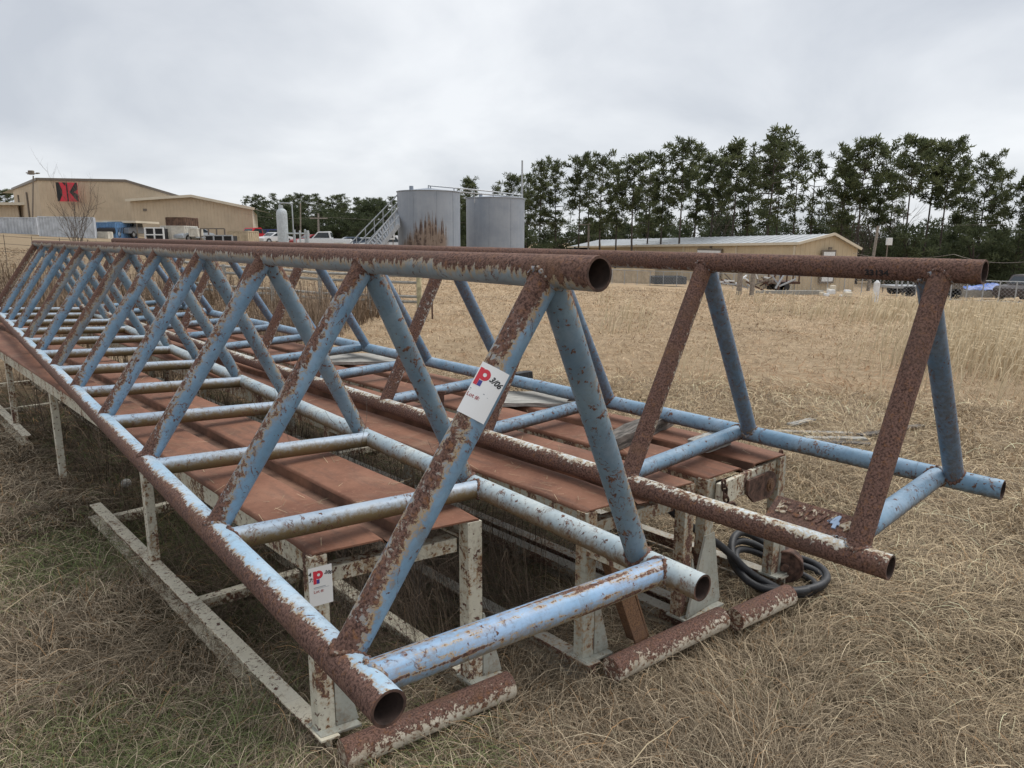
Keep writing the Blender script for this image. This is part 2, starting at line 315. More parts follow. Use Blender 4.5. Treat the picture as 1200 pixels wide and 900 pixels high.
# ------------------------------------------------------------------ ground
def ground_mat():
    t = NT('dry_field'); v = t.n('ShaderNodeTexCoord').outputs['Object']
    sp = t.n('ShaderNodeSeparateXYZ'); t.l(v, sp.inputs[0])
    n1 = t.noise(v, .35, 6, .6); n2 = t.noise(v, 5, 6, .7); n3 = t.noise(v, 34, 5, .75); n4 = t.noise(v, .9, 4, .55)
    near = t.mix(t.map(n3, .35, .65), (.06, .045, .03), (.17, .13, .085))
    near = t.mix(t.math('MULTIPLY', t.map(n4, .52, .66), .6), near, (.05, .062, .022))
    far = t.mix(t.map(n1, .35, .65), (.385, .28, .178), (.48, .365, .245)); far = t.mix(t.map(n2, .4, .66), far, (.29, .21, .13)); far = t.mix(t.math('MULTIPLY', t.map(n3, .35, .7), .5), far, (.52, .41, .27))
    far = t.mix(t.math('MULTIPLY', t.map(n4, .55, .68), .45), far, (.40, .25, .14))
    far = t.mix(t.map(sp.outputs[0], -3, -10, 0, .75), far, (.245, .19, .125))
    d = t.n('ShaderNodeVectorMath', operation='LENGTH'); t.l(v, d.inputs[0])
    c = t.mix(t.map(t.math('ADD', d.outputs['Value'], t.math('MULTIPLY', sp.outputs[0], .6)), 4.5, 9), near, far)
    t.set(t.b.inputs['Base Color'], c); t.b.inputs['Roughness'].default_value = 1; t.b.inputs['Specular IOR Level'].default_value = .1
    t.set(t.b.inputs['Normal'], t.bump(t.math('ADD', n3, n2), .9, .05)); return t.mat
def axis_pts(lo, hi):
    a = [0.]; st = .25
    while a[-1] < hi: a.append(a[-1]+st); st = min(st*1.06, 60) if a[-1] > 8 else .25
    b = [0.]; st = .25
    while b[-1] < -lo: b.append(b[-1]+st); st = min(st*1.06, 60) if b[-1] > 8 else .25
    return np.array([-x for x in b[:0:-1]]+a)
xs = axis_pts(-1500, 1500); ys = axis_pts(-60, 2500)
GX, GY = np.meshgrid(xs, ys); GZ = gz(GX, GY)
V = np.stack([GX, GY, GZ], -1).reshape(-1, 3); nx = len(xs); ny = len(ys)
i, j = np.meshgrid(np.arange(nx-1), np.arange(ny-1)); b = (j*nx+i).ravel()
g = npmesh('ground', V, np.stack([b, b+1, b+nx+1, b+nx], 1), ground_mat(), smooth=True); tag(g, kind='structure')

# ------------------------------------------------------------------ trusses (pipe racks)
S = .767
def pipe_mesh(mb, p, q, r, n=28, wall=.006, bore=.35, seg=24, wob=.0):
    """pipe with open ends along local y"""
    p = Vector(p); q = Vector(q); t = (q-p).normalized(); a = Vector((1, 0, 0)); u = a.cross(t).normalized(); a = t.cross(u).normalized()
    L = (q-p).length
    def rg(c, rr): return [c+rr*(math.cos(2*PI*k/n)*a+math.sin(2*PI*k/n)*u) for k in range(n)]
    rings = [rg(p+t*L*i/seg, r) for i in range(seg+1)]
    V = [v for g_ in rings for v in g_]
    mb.add(V, [(i*n+k, i*n+(k+1) % n, (i+1)*n+(k+1) % n, (i+1)*n+k) for i in range(seg) for k in range(n)], 0, True)
    for c, s_ in ((p, 1), (q, -1)):
        A = rg(c, r)+rg(c, r-wall)+rg(c+t*s_*bore, r-wall)
        mb.add(A, [(k, (k+1) % n, n+(k+1) % n, n+k) for k in range(n)], 2)
        mb.add(A, [(n+k, n+(k+1) % n, 2*n+(k+1) % n, 2*n+k) for k in range(n)]+[tuple(2*n+k for k in range(n))], 1, True)
def cope(mb, P, Q, r, cP, cQ, rc, n=22, seg=10, bead=True):
    """tube P->Q whose ends are saddle-cut to the chords (axes along y through cP, cQ, radius rc)"""
    P = Vector(P); Q = Vector(Q); t = (Q-P).normalized(); a = t.cross(Vector((0, 1, 0)))
    if a.length < 1e-4: a = Vector((1, 0, 0))
    a.normalize(); u = a.cross(t).normalized()
    def hit(o, c, sgn, base):
        dx_, dz_ = o.x-c[0], o.z-c[1]; A = t.x*t.x+t.z*t.z; B = 2*(dx_*t.x+dz_*t.z); C = dx_*dx_+dz_*dz_-rc*rc
        D = max(0, B*B-4*A*C); return (-B+sgn*math.sqrt(D))/(2*A)
    S0, S1 = [], []
    for k in range(n):
        o = P+r*(math.cos(2*PI*k/n)*a+math.sin(2*PI*k/n)*u)
        S0.append(o+t*(hit(o, cP, 1, 0)-.002)); S1.append(o+t*(hit(o, cQ, -1, 0)+.002))
    V = [S0[k].lerp(S1[k], i/seg) for i in range(seg+1) for k in range(n)]
    mb.add(V, [(i*n+k, i*n+(k+1) % n, (i+1)*n+(k+1) % n, (i+1)*n+k) for i in range(seg) for k in range(n)], 0, True)
    return S0, S1
def weld(S0, rnd):
    w = MB(); L = [p for p in S0]+[S0[0]]
    fine = []
    for i in range(len(L)-1):
        for q in range(2): fine.append(L[i].lerp(L[i+1], q/2))
    fine.append(L[0]); w.tube(fine, [.0068+.0022*math.sin(i*2.3+rnd)+random.uniform(-.001, .001) for i in range(len(fine))], 6, 0, cap=False); return w
def truss(q, ends, mats, label, n_frames, weld_n=3, rc=.0372, rd=.0342, rs=.0330, top_shift=0):
    yaw, tilt, x, y, z, Wd, H, sp_, dL, sL, roll = q
    d = Vector((math.sin(yaw)*math.cos(tilt), math.cos(yaw)*math.cos(tilt), math.sin(tilt))); rt = Vector((math.cos(yaw), -math.sin(yaw), 0)); up = rt.cross(d)
    r2 = math.cos(roll)*rt+math.sin(roll)*up; u2 = -math.sin(roll)*rt+math.cos(roll)*up
    T = Vector((x*S, y*S, CAMZ+z*S)); Wd *= S; H *= S; sp_ *= S
    mw = Matrix((( r2.x, d.x, u2.x, T.x), (r2.y, d.y, u2.y, T.y), (r2.z, d.z, u2.z, T.z), (0, 0, 0, 1)))
    th = thing('pipe_rack_truss', label, 'pipe rack', mat=mw)
    L = sp_*(n_frames-1)+.18
    cT = (0, 0); cL = (-Wd/2, -H); cR = (Wd/2, -H)
    for nm, c, e, mt in (('top_chord', cT, ends[0], mats['T']), ('bottom_chord', cL, ends[1], mats['L']), ('bottom_chord', cR, ends[2], mats['R'])):
        mb = MB(); pipe_mesh(mb, (c[0], e*S, c[1]), (c[0], L, c[1]), rc); mb.build(nm, [mt, M['pipein'], M['rust']], th)
    out = []
    for i in range(n_frames):
        y0 = sp_*i; yb = y0+dL*sp_; ys_ = y0+sL*sp_
        jit = random.uniform(-.006, .006)
        for c, mt, side in ((cL, mats['DL'][min(i, len(mats['DL'])-1)], 0), (cR, mats['DR'][min(i, len(mats['DR'])-1)], 1)):
            mb = MB(); s0, s1 = cope(mb, (c[0], yb+jit, c[1]), (0, y0+(top_shift if side and i == 0 else 0), 0), rd, c, cT, rc, seg=12)
            o = mb.build('diagonal_brace', mt, th); out.append(o)
            if i < weld_n:
                weld(s0, i).build('weld_bead', M['weld'], o); weld(s1, i+9).build('weld_bead', M['weld'], o)
        mb = MB(); s0, s1 = cope(mb, (cL[0], ys_, cL[1]), (cR[0], ys_, cR[1]), rs if i else .0362, cL, cR, rc, seg=12)
        o = mb.build('cross_strut', mats['S'][min(i, len(mats['S'])-1)], th)
        if i < 2: weld(s0, i).build('weld_bead', M['weld'], o); weld(s1, i).build('weld_bead', M['weld'], o)
    return th, mw, Wd, H, sp_, out
q1 = [-0.6866, .002, .1059, 2.0517, -.0832, 1.2, 1.0506, 1.0981, .0687, -.0336, -.053]
q2 = [-0.7467, .0077, 1.7458, 2.899, -.1091, 1.1964, 1.054, 1.0962, .0014, .0725, .0256]
t1, mw1, W1, H1, SP1, br1 = truss(q1, (-.1987, -.1722, -.2095), dict(T=M['T1'], L=M['L1'], R=M['R1'], DL=[M['D1'], M['DL'], M['DL'], M['DL'], M['DL'], M['DLr'], M['DL'], M['DLr'], M['DL'], M['DL'], M['DL'], M['DL2']], DR=[M['DR']], S=[M['S1'], M['S']]),
    'nearest long triangular blue pipe truss, with the white lot tag on its end brace', 12)
t2, mw2, W2, H2, SP2, br2 = truss(q2, (-.1487, -.1248, -.1991), dict(T=M['T2'], L=M['L2'], R=M['B2'], DL=[M['DL2n'], M['DL2'], M['DL2'], M['DL2M']], DR=[M['B2d']], S=[M['B2']]),
    'rear long triangular pipe truss, its end frame rusted dark brown, number on top pipe', 12, top_shift=.045)

def place_text(mb, body, size, x, y, m, bold=0., shear=0., rot=0., sx=1.):
    V_, F_ = text_mesh(body, size, bold, shear); ca, sa = math.cos(rot), math.sin(rot)
    mb.add([(x+(v.x*sx)*ca-v.y*sa, y+(v.x*sx)*sa+v.y*ca, 0) for v in V_], F_, m)
def tag_art(w, h, style):
    """flat print of the lot tag, origin at its centre"""
    a = MB(); s_ = h/.12
    x0 = -.027*s_ if style == 0 else -.018*s_; yt = .048*s_
    Pp = []
    for k in range(13):
        q = PI/2-PI*k/12; Pp.append((x0+.013*s_+.012*s_*math.cos(q), yt-.013*s_+.013*s_*math.sin(q), 0))
    poly = [(x0, yt, 0)]+Pp+[(x0+.010*s_, yt-.026*s_, 0), (x0+.010*s_, yt-.042*s_, 0), (x0, yt-.042*s_, 0)]
    # bowl with counter, built as stem + ring
    n = 16; c = (x0+.013*s_, yt-.013*s_)
    ro, ri = .013*s_, .0045*s_
    V_ = [(c[0]+ro*math.cos(2*PI*k/n), c[1]+ro*math.sin(2*PI*k/n), 0) for k in range(n)]+[(c[0]+ri*math.cos(2*PI*k/n), c[1]+ri*math.sin(2*PI*k/n), 0) for k in range(n)]
    a.add(V_, [(k, (k+1) % n, n+(k+1) % n, n+k) for k in range(n)], 0)
    a.add([(x0-.003*s_, yt, .00005), (x0+.006*s_, yt, .00005), (x0+.006*s_, yt-.040*s_, .00005), (x0-.003*s_, yt-.040*s_, .00005)], [(0, 1, 2, 3)], 0)
    a.add([(x0+.0063*s_, yt-.027*s_, .0), (x0+.015*s_, yt-.027*s_, 0), (x0+.015*s_, yt-.040*s_, 0), (x0+.0063*s_, yt-.040*s_, 0)], [(0, 1, 2, 3)], 1)
    for yy, ww, hh in ((-.002, .032, .0022), (-.0065, .042, .0010)):
        a.add([(x0-.003*s_, yy*s_, 0), (x0+ww*s_, yy*s_, 0), (x0+ww*s_, (yy-hh)*s_, 0), (x0-.003*s_, (yy-hh)*s_, 0)], [(0, 1, 2, 3)], 3)
    place_text(a, 'Lot #:', .0125*s_, x0-.004*s_, -.0200*s_, 4, .0002)
    if style == 0: place_text(a, '3/06', .019*s_, x0+.026*s_, yt-.020*s_, 2, .0006, .3, -.25, .85)
    else:
        place_text(a, '3/06', .015*s_, x0+.029*s_, yt-.014*s_, 2, .0006, .3, -.25, .8); place_text(a, '4', .016*s_, x0-.017*s_, yt-.012*s_, 2, .0006, .2); place_text(a, '7:', .016*s_, x0-.016*s_, yt-.030*s_, 2, .0005, .2)
    return a
def bend_build(a, name, mats, parent, org, ex, ey, ez, curv, lift):
    org = Vector(org); nb = MB()
    for f, m_ in zip(a.f, a.m):
        P_ = []
        for k in f:
            x, y, z = a.v[k]; P_.append(org+ex*x+ey*y+ez*(lift+z-curv*x*x))
        nb.add(P_, [tuple(range(len(P_)))], m_)
    return nb.build(name, mats, parent)
INKS = [M['ink_red'], M['ink_blue'], M['ink_blk'], M['ink_grey'], M['ink_dred']]
# tag on first left brace of truss 1 (truss-local frame)
inv1 = mw1.inverted(); camL = inv1 @ Vector((0, 0, CAMZ))
A = Vector((-W1/2, .0687*SP1, -H1)); B = Vector((0, 0, 0)); ax = (B-A).normalized()
best = min(((k/400, A.lerp(B, k/400)) for k in range(401)), key=lambda c: abs((lambda w: 450-FPX*(w.dot(UR))/w.dot(F))((mw1 @ c[1])-Vector((0, 0, CAMZ)))-462))
pc = best[1]; vz = (camL-pc); vz = (vz-ax*vz.dot(ax)).normalized(); vx = ax.cross(vz)
vzt = (vz*math.cos(.10)-vx*math.sin(.10)).normalized(); vxt = ax.cross(vzt)
card = MB(); w_, h_ = .064, .118; nn = 8
vv = []
for j_ in range(2):
    for i_ in range(nn+1): vv.append((-w_/2+w_*i_/nn, (-h_/2 if j_ == 0 else h_/2), 0))
card.add(vv, [(i_, i_+1, nn+2+i_, nn+1+i_) for i_ in range(nn)], 0)
card.add([(x, y, -.0007) for x, y, z in vv], [(i_, nn+1+i_, nn+2+i_, i_+1) for i_ in range(nn)], 0)
tg = bend_build(card, 'lot_tag', M['paper'], t1, pc, vxt, ax, vzt, 5.0, .0362); tg['label'] = 'white lot tag with red P printed on it'
bend_build(tag_art(w_, h_, 0), 'tag_print', INKS, tg, pc, vxt, ax, vzt, 5.0, .0366)

# painted number on truss 2 top chord
inv2 = mw2.inverted(); camL2 = inv2 @ Vector((0, 0, CAMZ))
nb = MB(); V_, F_ = text_mesh('33134', .026, .0011, slices=9)
def chord_pos(pxv):   # local y whose image x is pxv on truss-2 top chord
    return min((abs(600+FPX*(((mw2 @ Vector((0, yy, 0)))-Vector((0, 0, CAMZ))).dot(XR))/((mw2 @ Vector((0, yy, 0)))-Vector((0, 0, CAMZ))).dot(F)-pxv), yy) for yy in np.linspace(-.1, 2, 800))[1]
yA = chord_pos(1019)
for f in F_:
    P_ = []
    for k in f:
        v = V_[k]; ang = PI+.35-(.012-v.y)/.0372*-1 if False else None
        th_ = -.42+(v.y-.008)/.0375     # angle above the horizontal on the camera side
        P_.append(Vector((-.0379*math.cos(th_)*.0+0, 0, 0)))
        side = Vector((camL2.x, 0, camL2.z)).normalized(); upv = Vector((0, 1, 0)).cross(side)*-1
        if upv.z < 0: upv = -upv
        P_[-1] = Vector((0, yA-v.x*1.15, 0))+.0379*(side*math.cos(th_)+upv*math.sin(th_))
    nb.add(P_, [tuple(range(len(P_)))], 0)
nb.build('painted_number', M['ink_blk'], t2)
# stamped plate beside the near end of truss 2's left chord
pl = MB(); zc = -H2+.012
pA, pB = onz(902, 606, CAMZ+(-1.150)*S), onz(1010, 640, CAMZ+(-1.150)*S)
lA, lB = inv2 @ pA, inv2 @ pB
ydir = Vector((0, -1, 0)); xdir = Vector((1, 0, 0)); x_l = -W2/2+.034; y0_, y1_ = max(lA.y, lB.y), .02
wpl = .092; pu = Vector((math.cos(.55), 0, math.sin(.55))); pn = Vector((-math.sin(.55), 0, math.cos(.55)))
pb = Vector((x_l-.022, 0, zc+.020))
pl.box(pb+pu*(wpl/2)+Vector((0, (y0_+y1_)/2, 0)), wpl, y0_-y1_, .008, pu, (0, 1, 0), pn, b=.002)
plo = pl.build('stamped_plate', M['DL2n'], t2); plo['label'] = 'rusted plate with raised number E-307/4'
M['letter'] = rustpaint('raised_letters', (.5, .45, .36), -.02, [], 1.2, 1.8); M['letter_b'] = plain('blue_letter', (.36, .48, .66), .5)
def raised(body, y, off, size, m):
    tx = MB(); V_, F_ = text_mesh(body, size, .0022)
    for lift in (.0044, .0085): tx.add([pb+pu*(off+v.y)+pn*lift+Vector((0, y-v.x*1.05, 0)) for v in V_], F_, 0)
    tx.build('raised_number', m, plo)
LT = y0_-y1_
raised('E-307/', y0_-.02, .030, .066, M['letter']); raised('4', y0_-.02-LT*.60, .030, .066, M['letter_b']); raised('48', y0_-.02-LT*.74, .03, .055, M['letter'])

# ------------------------------------------------------------------ catwalk decks the trusses rest on
DK = Vector((-.689, .725, 0)).normalized(); RK = Vector((DK.y, -DK.x, 0))
def catwalk(NL, zt, length, label, skew=.08, wid=.55, tagged=False, legs=(0.05, 1.75, 3.3), gus=1, wm='W', end=True, skid_len=None, skid_start=-.05):
    """local frame: x across, y along (away), z up from ground; near-left corner at origin; ends slightly skewed"""
    th = thing('catwalk', label, 'catwalk', (NL.x, NL.y, 0), math.atan2(RK.y, RK.x))
    k = skew/wid
    def sk(mb): mb.v = [(x, y-k*x*max(0, 1-y/2.0), z) for x, y, z in mb.v]; return mb
    xs_ = (.0, .40*wid, .57*wid, wid)
    def plate(xa, xb, lipr):
        mb = MB(); N = 30; z0 = zt; V_ = []; t_ = .006
        prof = [(xa, -.012), (xa+.004, -.003), (xa+.012, 0), (xb-.012, 0), (xb-.003, -.003), (xb, -.012)]
        for i in range(N+1):
            y = length*i/N
            for (x, dz) in prof:
                sag = -.004*math.sin(PI*min(1, max(0, (x-xa)/(xb-xa))))*(1+math.sin(y*2.1+xa*9)) - (.010*max(0, 1-i/1.0) if i == 0 else 0)
                V_.append((x, y, z0+dz+sag))
        n = len(prof)
        mb.add(V_, [(i*n+j, i*n+j+1, (i+1)*n+j+1, (i+1)*n+j) for i in range(N) for j in range(n-1)], 0, True)
        mb.add([(x, y, z-t_) for x, y, z in V_], [(i*n+j, (i+1)*n+j, (i+1)*n+j+1, i*n+j+1) for i in range(N) for j in range(n-1)], 0, True)
        F2 = [V_[j] for j in range(n)]; mb.add(F2+[(x, y, z-t_) for x, y, z in F2], [(j, n+j, n+j+1, j+1) for j in range(n-1)], 0)
        return sk(mb)
    plate(xs_[0]-.008, xs_[1], 0).build('deck_plate', M['deck'], th); plate(xs_[2], xs_[3]+.008, 0).build('deck_plate', M['deck'], th)
    mb = MB(); dep = .042
    poly = [(xs_[1]-.001, zt-.012), (xs_[1]+.030, zt-dep), (xs_[2]-.004, zt-dep-.004), (xs_[2]-.001, zt-.012)]; N = 10
    V_ = [(x, length*(i/N)*.998+.004, z) for i in range(N+1) for x, z in poly]
    mb.add(V_, [(i*4+j, i*4+j+1, (i+1)*4+j+1, (i+1)*4+j) for i in range(N) for j in range(3)], 0)
    mb.add([(x, y, z-.006) for x, y, z in V_], [(i*4+j, i*4+j+1, (i+1)*4+j+1, (i+1)*4+j) for i in range(N) for j in range(3)], 0)
    sk(mb).build('trough', M['trough'], th)
    for x in (.0, wid):   # side channels
        mb = MB(); N = 12
        for i in range(N): mb.box((x, length*(i+.5)/N, zt-.052), .012, length/N, .072)
        for i in range(N): mb.box((x+(.018 if x < .1 else -.018), length*(i+.5)/N, zt-.085), .036, length/N, .008)
        sk(mb).build('side_channel', M[wm], th)
    for y in [.072]+[l for l in legs[1:]]:
        mb = MB(); mb.box((wid/2, y, zt-.115), wid-.085, .05, .052, b=.003); sk(mb).build('cross_beam', M[wm], th)
    zs = .10
    for y in legs:
        for x in (.012, wid-.012):
            mb = MB(); hz = zt-.02-zs
            if y < .2:   # near legs: channel with flanges
                mb.box((x, y, zs+hz/2), .052, .007, hz); mb.box((x-.0225, y+.0235, zs+hz/2), .007, .04, hz); mb.box((x+.0225, y+.0235, zs+hz/2), .007, .04, hz)
            else:
                zl = zs if y > skid_start and y < skid_start+((skid_len or length)-max(0, skid_start)) else -.03
                mb.box((x, y, (zl+zt-.02)/2), .042, .05, zt-.02-zl, b=.003)
            lg = sk(mb).build('leg', M[wm], th)
            if y < .2 and gus:
                g_ = MB(); s_ = 1; hg = .27 if x < .1 else .25
                x1 = x+.029
                g_.prism([(x1, y-.006, zs+.004), (x1+.072, y-.006, zs+.004), (x1+.062, y-.006, zs+.05), (x1+.004, y-.006, zs+hg), (x1, y-.006, zs+hg)], (0, .007, 0))
                g_.box((x+.03, y+.01, zs-.003), .13, .09, .010, b=.002)
                sk(g_).build('gusset', M['WG'], lg)
    sl_ = (skid_len or length)-max(0, skid_start)
    for x in (.0, wid):
        mb = MB(); y0 = skid_start
        mb.box((x, y0+sl_/2, zs-.006), .060, sl_, .009, b=.002); mb.box((x, y0+sl_/2, .0625), .008, sl_, .055); mb.box((x+(-.008 if x < .1 else .008), y0+sl_/2, .022), .078, sl_, .010, b=.002)
        sk(mb).build('skid_beam', M['WB' if wm == 'W' else 'WBd'], th)
    for y in (skid_start+sl_*.45, skid_start+sl_*.93):
        mb = MB(); mb.box((wid/2, y, .045), wid-.09, .05, .05, b=.003); sk(mb).build('skid_crossbar', M['WB'], th)
    if end:
        mb = MB(); pts = [Vector((*end[0], .085)), Vector((*end[1], .085))]; mb.tube([pts[0].lerp(pts[1], i/10) for i in range(11)], .047, 28); mb.build('end_pipe', M['EP'], th)
    return th
zA = CAMZ-1.21*S; zB = CAMZ-1.235*S
cwA = catwalk(Vector((-.606, 2.011)), zA, 3.27, 'rust red catwalk deck with the lot tag on its leg, under the nearest truss', skew=.13, legs=(.0, 1.70), skid_len=2.80, end=((-.005, -.127), (.618, -.222)))
p = Vector((-.606, 2.011))+Vector((DK.x, DK.y))*3.30
cwA2 = catwalk(p, zA, 4.6, 'rust red catwalk deck sticking out past the truss at the left edge', skew=0, legs=(.35, 2.05, 4.3), gus=0, end=False, skid_start=1.5)
cwB = catwalk(Vector((.281, 2.422)), zB, 7.2, 'rust red catwalk deck lying between the two pipe trusses', skew=.085, wm='WR', legs=(.0, 1.9, 3.8, 6.8), end=((.03, -.105), (.664, -.19)))
cwC = catwalk(Vector((.822, 2.794)), zB, 7.2, 'rust red catwalk deck farthest right, with pulley bracket and chain at its end', skew=.06, wm='WR', legs=(.0, 1.9, 3.8, 6.8), end=((.045, -.133), (.42, -.19)))
# tag on catwalk A near-left leg
tagc = Vector((.010, -.014, zA-.112)); ex, ey, ez = Vector((1, 0, 0)), Vector((0, 0, 1)), Vector((0, -1, 0))
ex = Vector((.985, -.17, 0)).normalized(); ez = Vector((-.17, -.985, 0)).normalized()
card2 = MB(); card2.add([(x*1.15, y*1.08, z) for x, y, z in vv], [(i_, i_+1, nn+2+i_, nn+1+i_) for i_ in range(nn)], 0); card2.add([(x*1.15, y*1.08, -.0007) for x, y, z in vv], [(i_, nn+1+i_, nn+2+i_, i_+1) for i_ in range(nn)], 0)
tg2 = bend_build(card2, 'lot_tag', M['paper'], cwA, tagc, ex, ey, ez, 0., .006); tg2['label'] = 'smaller white lot tag wrapped on the catwalk leg'
bend_build(tag_art(w_*1.15, h_*1.08, 1), 'tag_print', INKS, tg2, tagc, ex, ey, ez, 0., .0064)
# arm + brace frame at near end of catwalk B
mb = MB(); zar = .575
mb.box((.012, -.10, zar), .05, .27, .012, b=.002); mb.box((-.008, -.10, zar-.03), .008, .27, .05); mb.box((.034, -.10, zar-.03), .008, .27, .05)
arm = mb.build('stencilled_arm', M['W'], cwB)
mb = MB(); V_, F_ = text_mesh('65-317', .05, .001); mb.add([(.030-v.y*1.0, .02-v.x*1.05, zar+.0068) for v in V_], F_); mb.build('stencilled_number', M['ink_blk'], arm)
mb = MB(); mb.bar((.05, -.08, .53), (.24, -.09, .10), .07, .009, up=(0, -1, 0)); mb.bar((.045, -.045, .53), (.235, -.055, .10), .008, .07, up=(0, -1, 0)); mb.bar((.10, -.045, .545), (.285, -.055, .11), .008, .07, up=(0, -1, 0)); mb.build('diagonal_channel', M['BR'], cwB)

# catwalk C end hardware: pulley bracket, chains, hook
mb = MB(); cx, cy, cz = .43, -.058, zB-.13
poly = [(cx-.20, cz+.065), (cx, cz+.062)]+[(cx+.062*math.sin(q), cz+.062*math.cos(q)) for q in np.linspace(.2, PI-.2, 9)]+[(cx, cz-.062), (cx-.14, cz-.05), (cx-.20, cz+.0)]
mb.prism([(x, cy, z) for x, z in poly], (0, .012, 0))
br = mb.build('pulley_bracket', M['rust'], cwC)
mb = MB(); mb.tube([(cx, cy-.012, cz), (cx, cy+.068, cz)], .017, 14); mb.tube([(cx, cy-.006, cz), (cx, cy, cz)], .030, 20); mb.build('pulley_wheel', M['BR'], br)
def chain(org, n, link=.028, dirs=(0, 0, -1), parent=None, name='chain', sway=.25):
    mb = MB(); p = Vector(org); d_ = Vector(dirs).normalized()
    for i in range(n):
        ax_ = Vector((1, 0, 0)) if i % 2 else Vector((0, 1, 0)); ax_ = (ax_+Vector((random.uniform(-sway, sway), random.uniform(-sway, sway), 0))).normalized()
        s_ = d_.cross(ax_).normalized(); pts = [p+d_*math.sin(a)*link*.62+s_*math.cos(a)*link*.36 for a in np.linspace(0, 2*PI, 13)]
        mb.tube(pts, .0052, 6, cap=False); p = p+d_*link*.86
    return mb.build(name, M['rust'], parent), p
c1, pe = chain((.575, -.03, zB-.02), 4, parent=cwC); mb = MB()
mb.tube([pe, pe+Vector((0, 0, -.04)), pe+Vector((-.004, 0, -.10)), pe+Vector((-.012, .0, -.12))], [.011, .009, .006, .003], 8); mb.build('chain_hook', M['rust'], c1)
chain((.03, -.05, zB-.03), 4, dirs=(.2, -.1, -1), parent=cwC)[0]
mb = MB(); mb.ring((.055, -.075, zB-.14), (.3, 1, 0), .026, .006); mb.build('ring', M['rust'], cwC)
mb = MB(); mb.box((.27, -.03, zB-.085), .50, .02, .10, b=.003); mb.build('end_plate', M['W'], cwC)
mb = MB(); mb.prism([(-.13, -.012, .105), (.13, -.012, .105), (.05, -.012, .44), (-.02, -.012, .44)], (0, .010, 0)); mb.build('end_gusset', M['WG'], cwC)

# ------------------------------------------------------------------ loose things on and round the decks
def wc(NL, x, y, z=0): v = NL+RK.xy*x+DK.xy*y; return Vector((v.x, v.y, z))
NLC = Vector((.822, 2.794)); NLB = Vector((.281, 2.422)); NLA = Vector((-.606, 2.011))
def plank(name, label, c, L, w, h, rz, mat, cat='timber', group=None, tilt=0., rough=.006):
    n = 12; mb = MB(); V_ = []
    for i in range(n+1):
        e = random.uniform(-1, 1)*rough
        ww = w*(1+random.uniform(-.05, .05)); hh = h*(1+random.uniform(-.06, .06))
        x = -L/2+L*i/n+(random.uniform(-.01, .01) if i in (0, n) else 0)
        for a, b_ in ((-1, -1), (-1, 1), (0, 1.06), (1, 1), (1, -1)): V_.append((x+(random.uniform(-.012, .012) if i in (0, n) else 0), a*ww/2+e*.4, b_*hh/2+e*.3*(b_ > 0)))
    mb.add(V_, [(i*5+j, i*5+(j+1) % 5, (i+1)*5+(j+1) % 5, (i+1)*5+j) for i in range(n) for j in range(5)]+[(0, 1, 2, 3, 4), tuple(n*5+j for j in range(5))], 0)
    o = mb.build(name, mat); o.location = c; o.rotation_euler = (0, tilt, rz)
    return tag(o, label, cat, group)
rzR = math.atan2(RK.y, RK.x)
c = onz(832, 517, zB+.028); plank('wood_block', 'pale wooden block under the blue cross pipe of the rear truss', (c.x, c.y, zB+.026), .20, .10, .048, rzR, M['woodp'], 'wood block', rough=.003)
c = onz(748, 505, zB+.028); plank('timber_beam', 'dark weathered splintered timber lying across the farthest deck', (c.x, c.y, zB+.033), .62, .10, .062, rzR+.15, M['wood'])
c = onz(640, 466, zB+.02); plank('wide_board', 'pale grey wide board lying on the deck under the rear truss', (c.x, c.y, zB+.014), .75, .34, .022, rzR-.75, M['woodp'], 'board', rough=.002)
c = onz(430, 418, zB+.03); plank('wide_board', 'whitish weathered board on the deck farther back in the rear truss', (c.x, c.y, zB+.014), .9, .42, .022, rzR-.7, M['woodp'], 'board', rough=.002)
c = onz(612, 440, zB+.03); plank('short_block', 'short black block beside the rear truss chord', (c.x, c.y, zB+.03), .16, .06, .05, rzR, M['rubber'], 'block')
mb = MB(); c = onz(518, 482, zB); mb.tube([(c.x, c.y, zB), (c.x, c.y, zB+.11)], .014, 10); mb.box((c.x, c.y, zB+.11), .045, .03, .014)
tag(mb.build('pipe_stub', M['rust']), 'short rusty upright stub with flat head standing on the deck', 'stub')
mb = MB(); c = onz(668, 470, zB+.03); mb.prism([(0, 0, 0), (.12, .05, 0), (.12, .05, .075)], (.004, -.01, 0)); tag(mb.build('steel_wedge', M['rust'], loc=(c.x-.02, c.y, zB+.03)), 'thin dark steel wedge on the pale grey board', 'wedge')
# hose: a coil on the ground fed from under the deck
def hose():
    pts = []
    c0 = onz(912, 680, .05)
    base = [onz(760, 575, .52), onz(800, 610, .40), onz(845, 640, .26), onz(880, 672, .12), onz(912, 690, .05)]
    pts += base
    cx_, cy_ = c0.x+.0, c0.y+.02
    for k in range(64):
        q = -2.2+2*PI*3.15*k/63; rr = .150+.028*math.sin(k*.55)+.010*k/10
        pts.append(Vector((cx_+rr*math.cos(q)+.02*math.sin(k*.31), cy_+rr*.95*math.sin(q)+.02*math.cos(k*.23), .045+.05*k/63+.15*max(0, math.sin(q-.9))**1.5*(.5+.5*k/63))))
    # catmull-rom
    out = []
    for i_ in range(len(pts)-1):
        p0, p1, p2, p3 = pts[max(0, i_-1)], pts[i_], pts[i_+1], pts[min(len(pts)-1, i_+2)]
        for t_ in np.linspace(0, 1, 5)[:-1]:
            out.append(.5*((2*p1)+(p2-p0)*t_+(2*p0-5*p1+4*p2-p3)*t_*t_+(3*p1-p0-3*p2+p3)*t_**3))
    mb = MB(); mb.tube(out, .0175, 12); return mb.build('rubber_hose', M['rubber'])
tag(hose(), 'black rubber hose coiled on the grass at the catwalk end', 'hose')
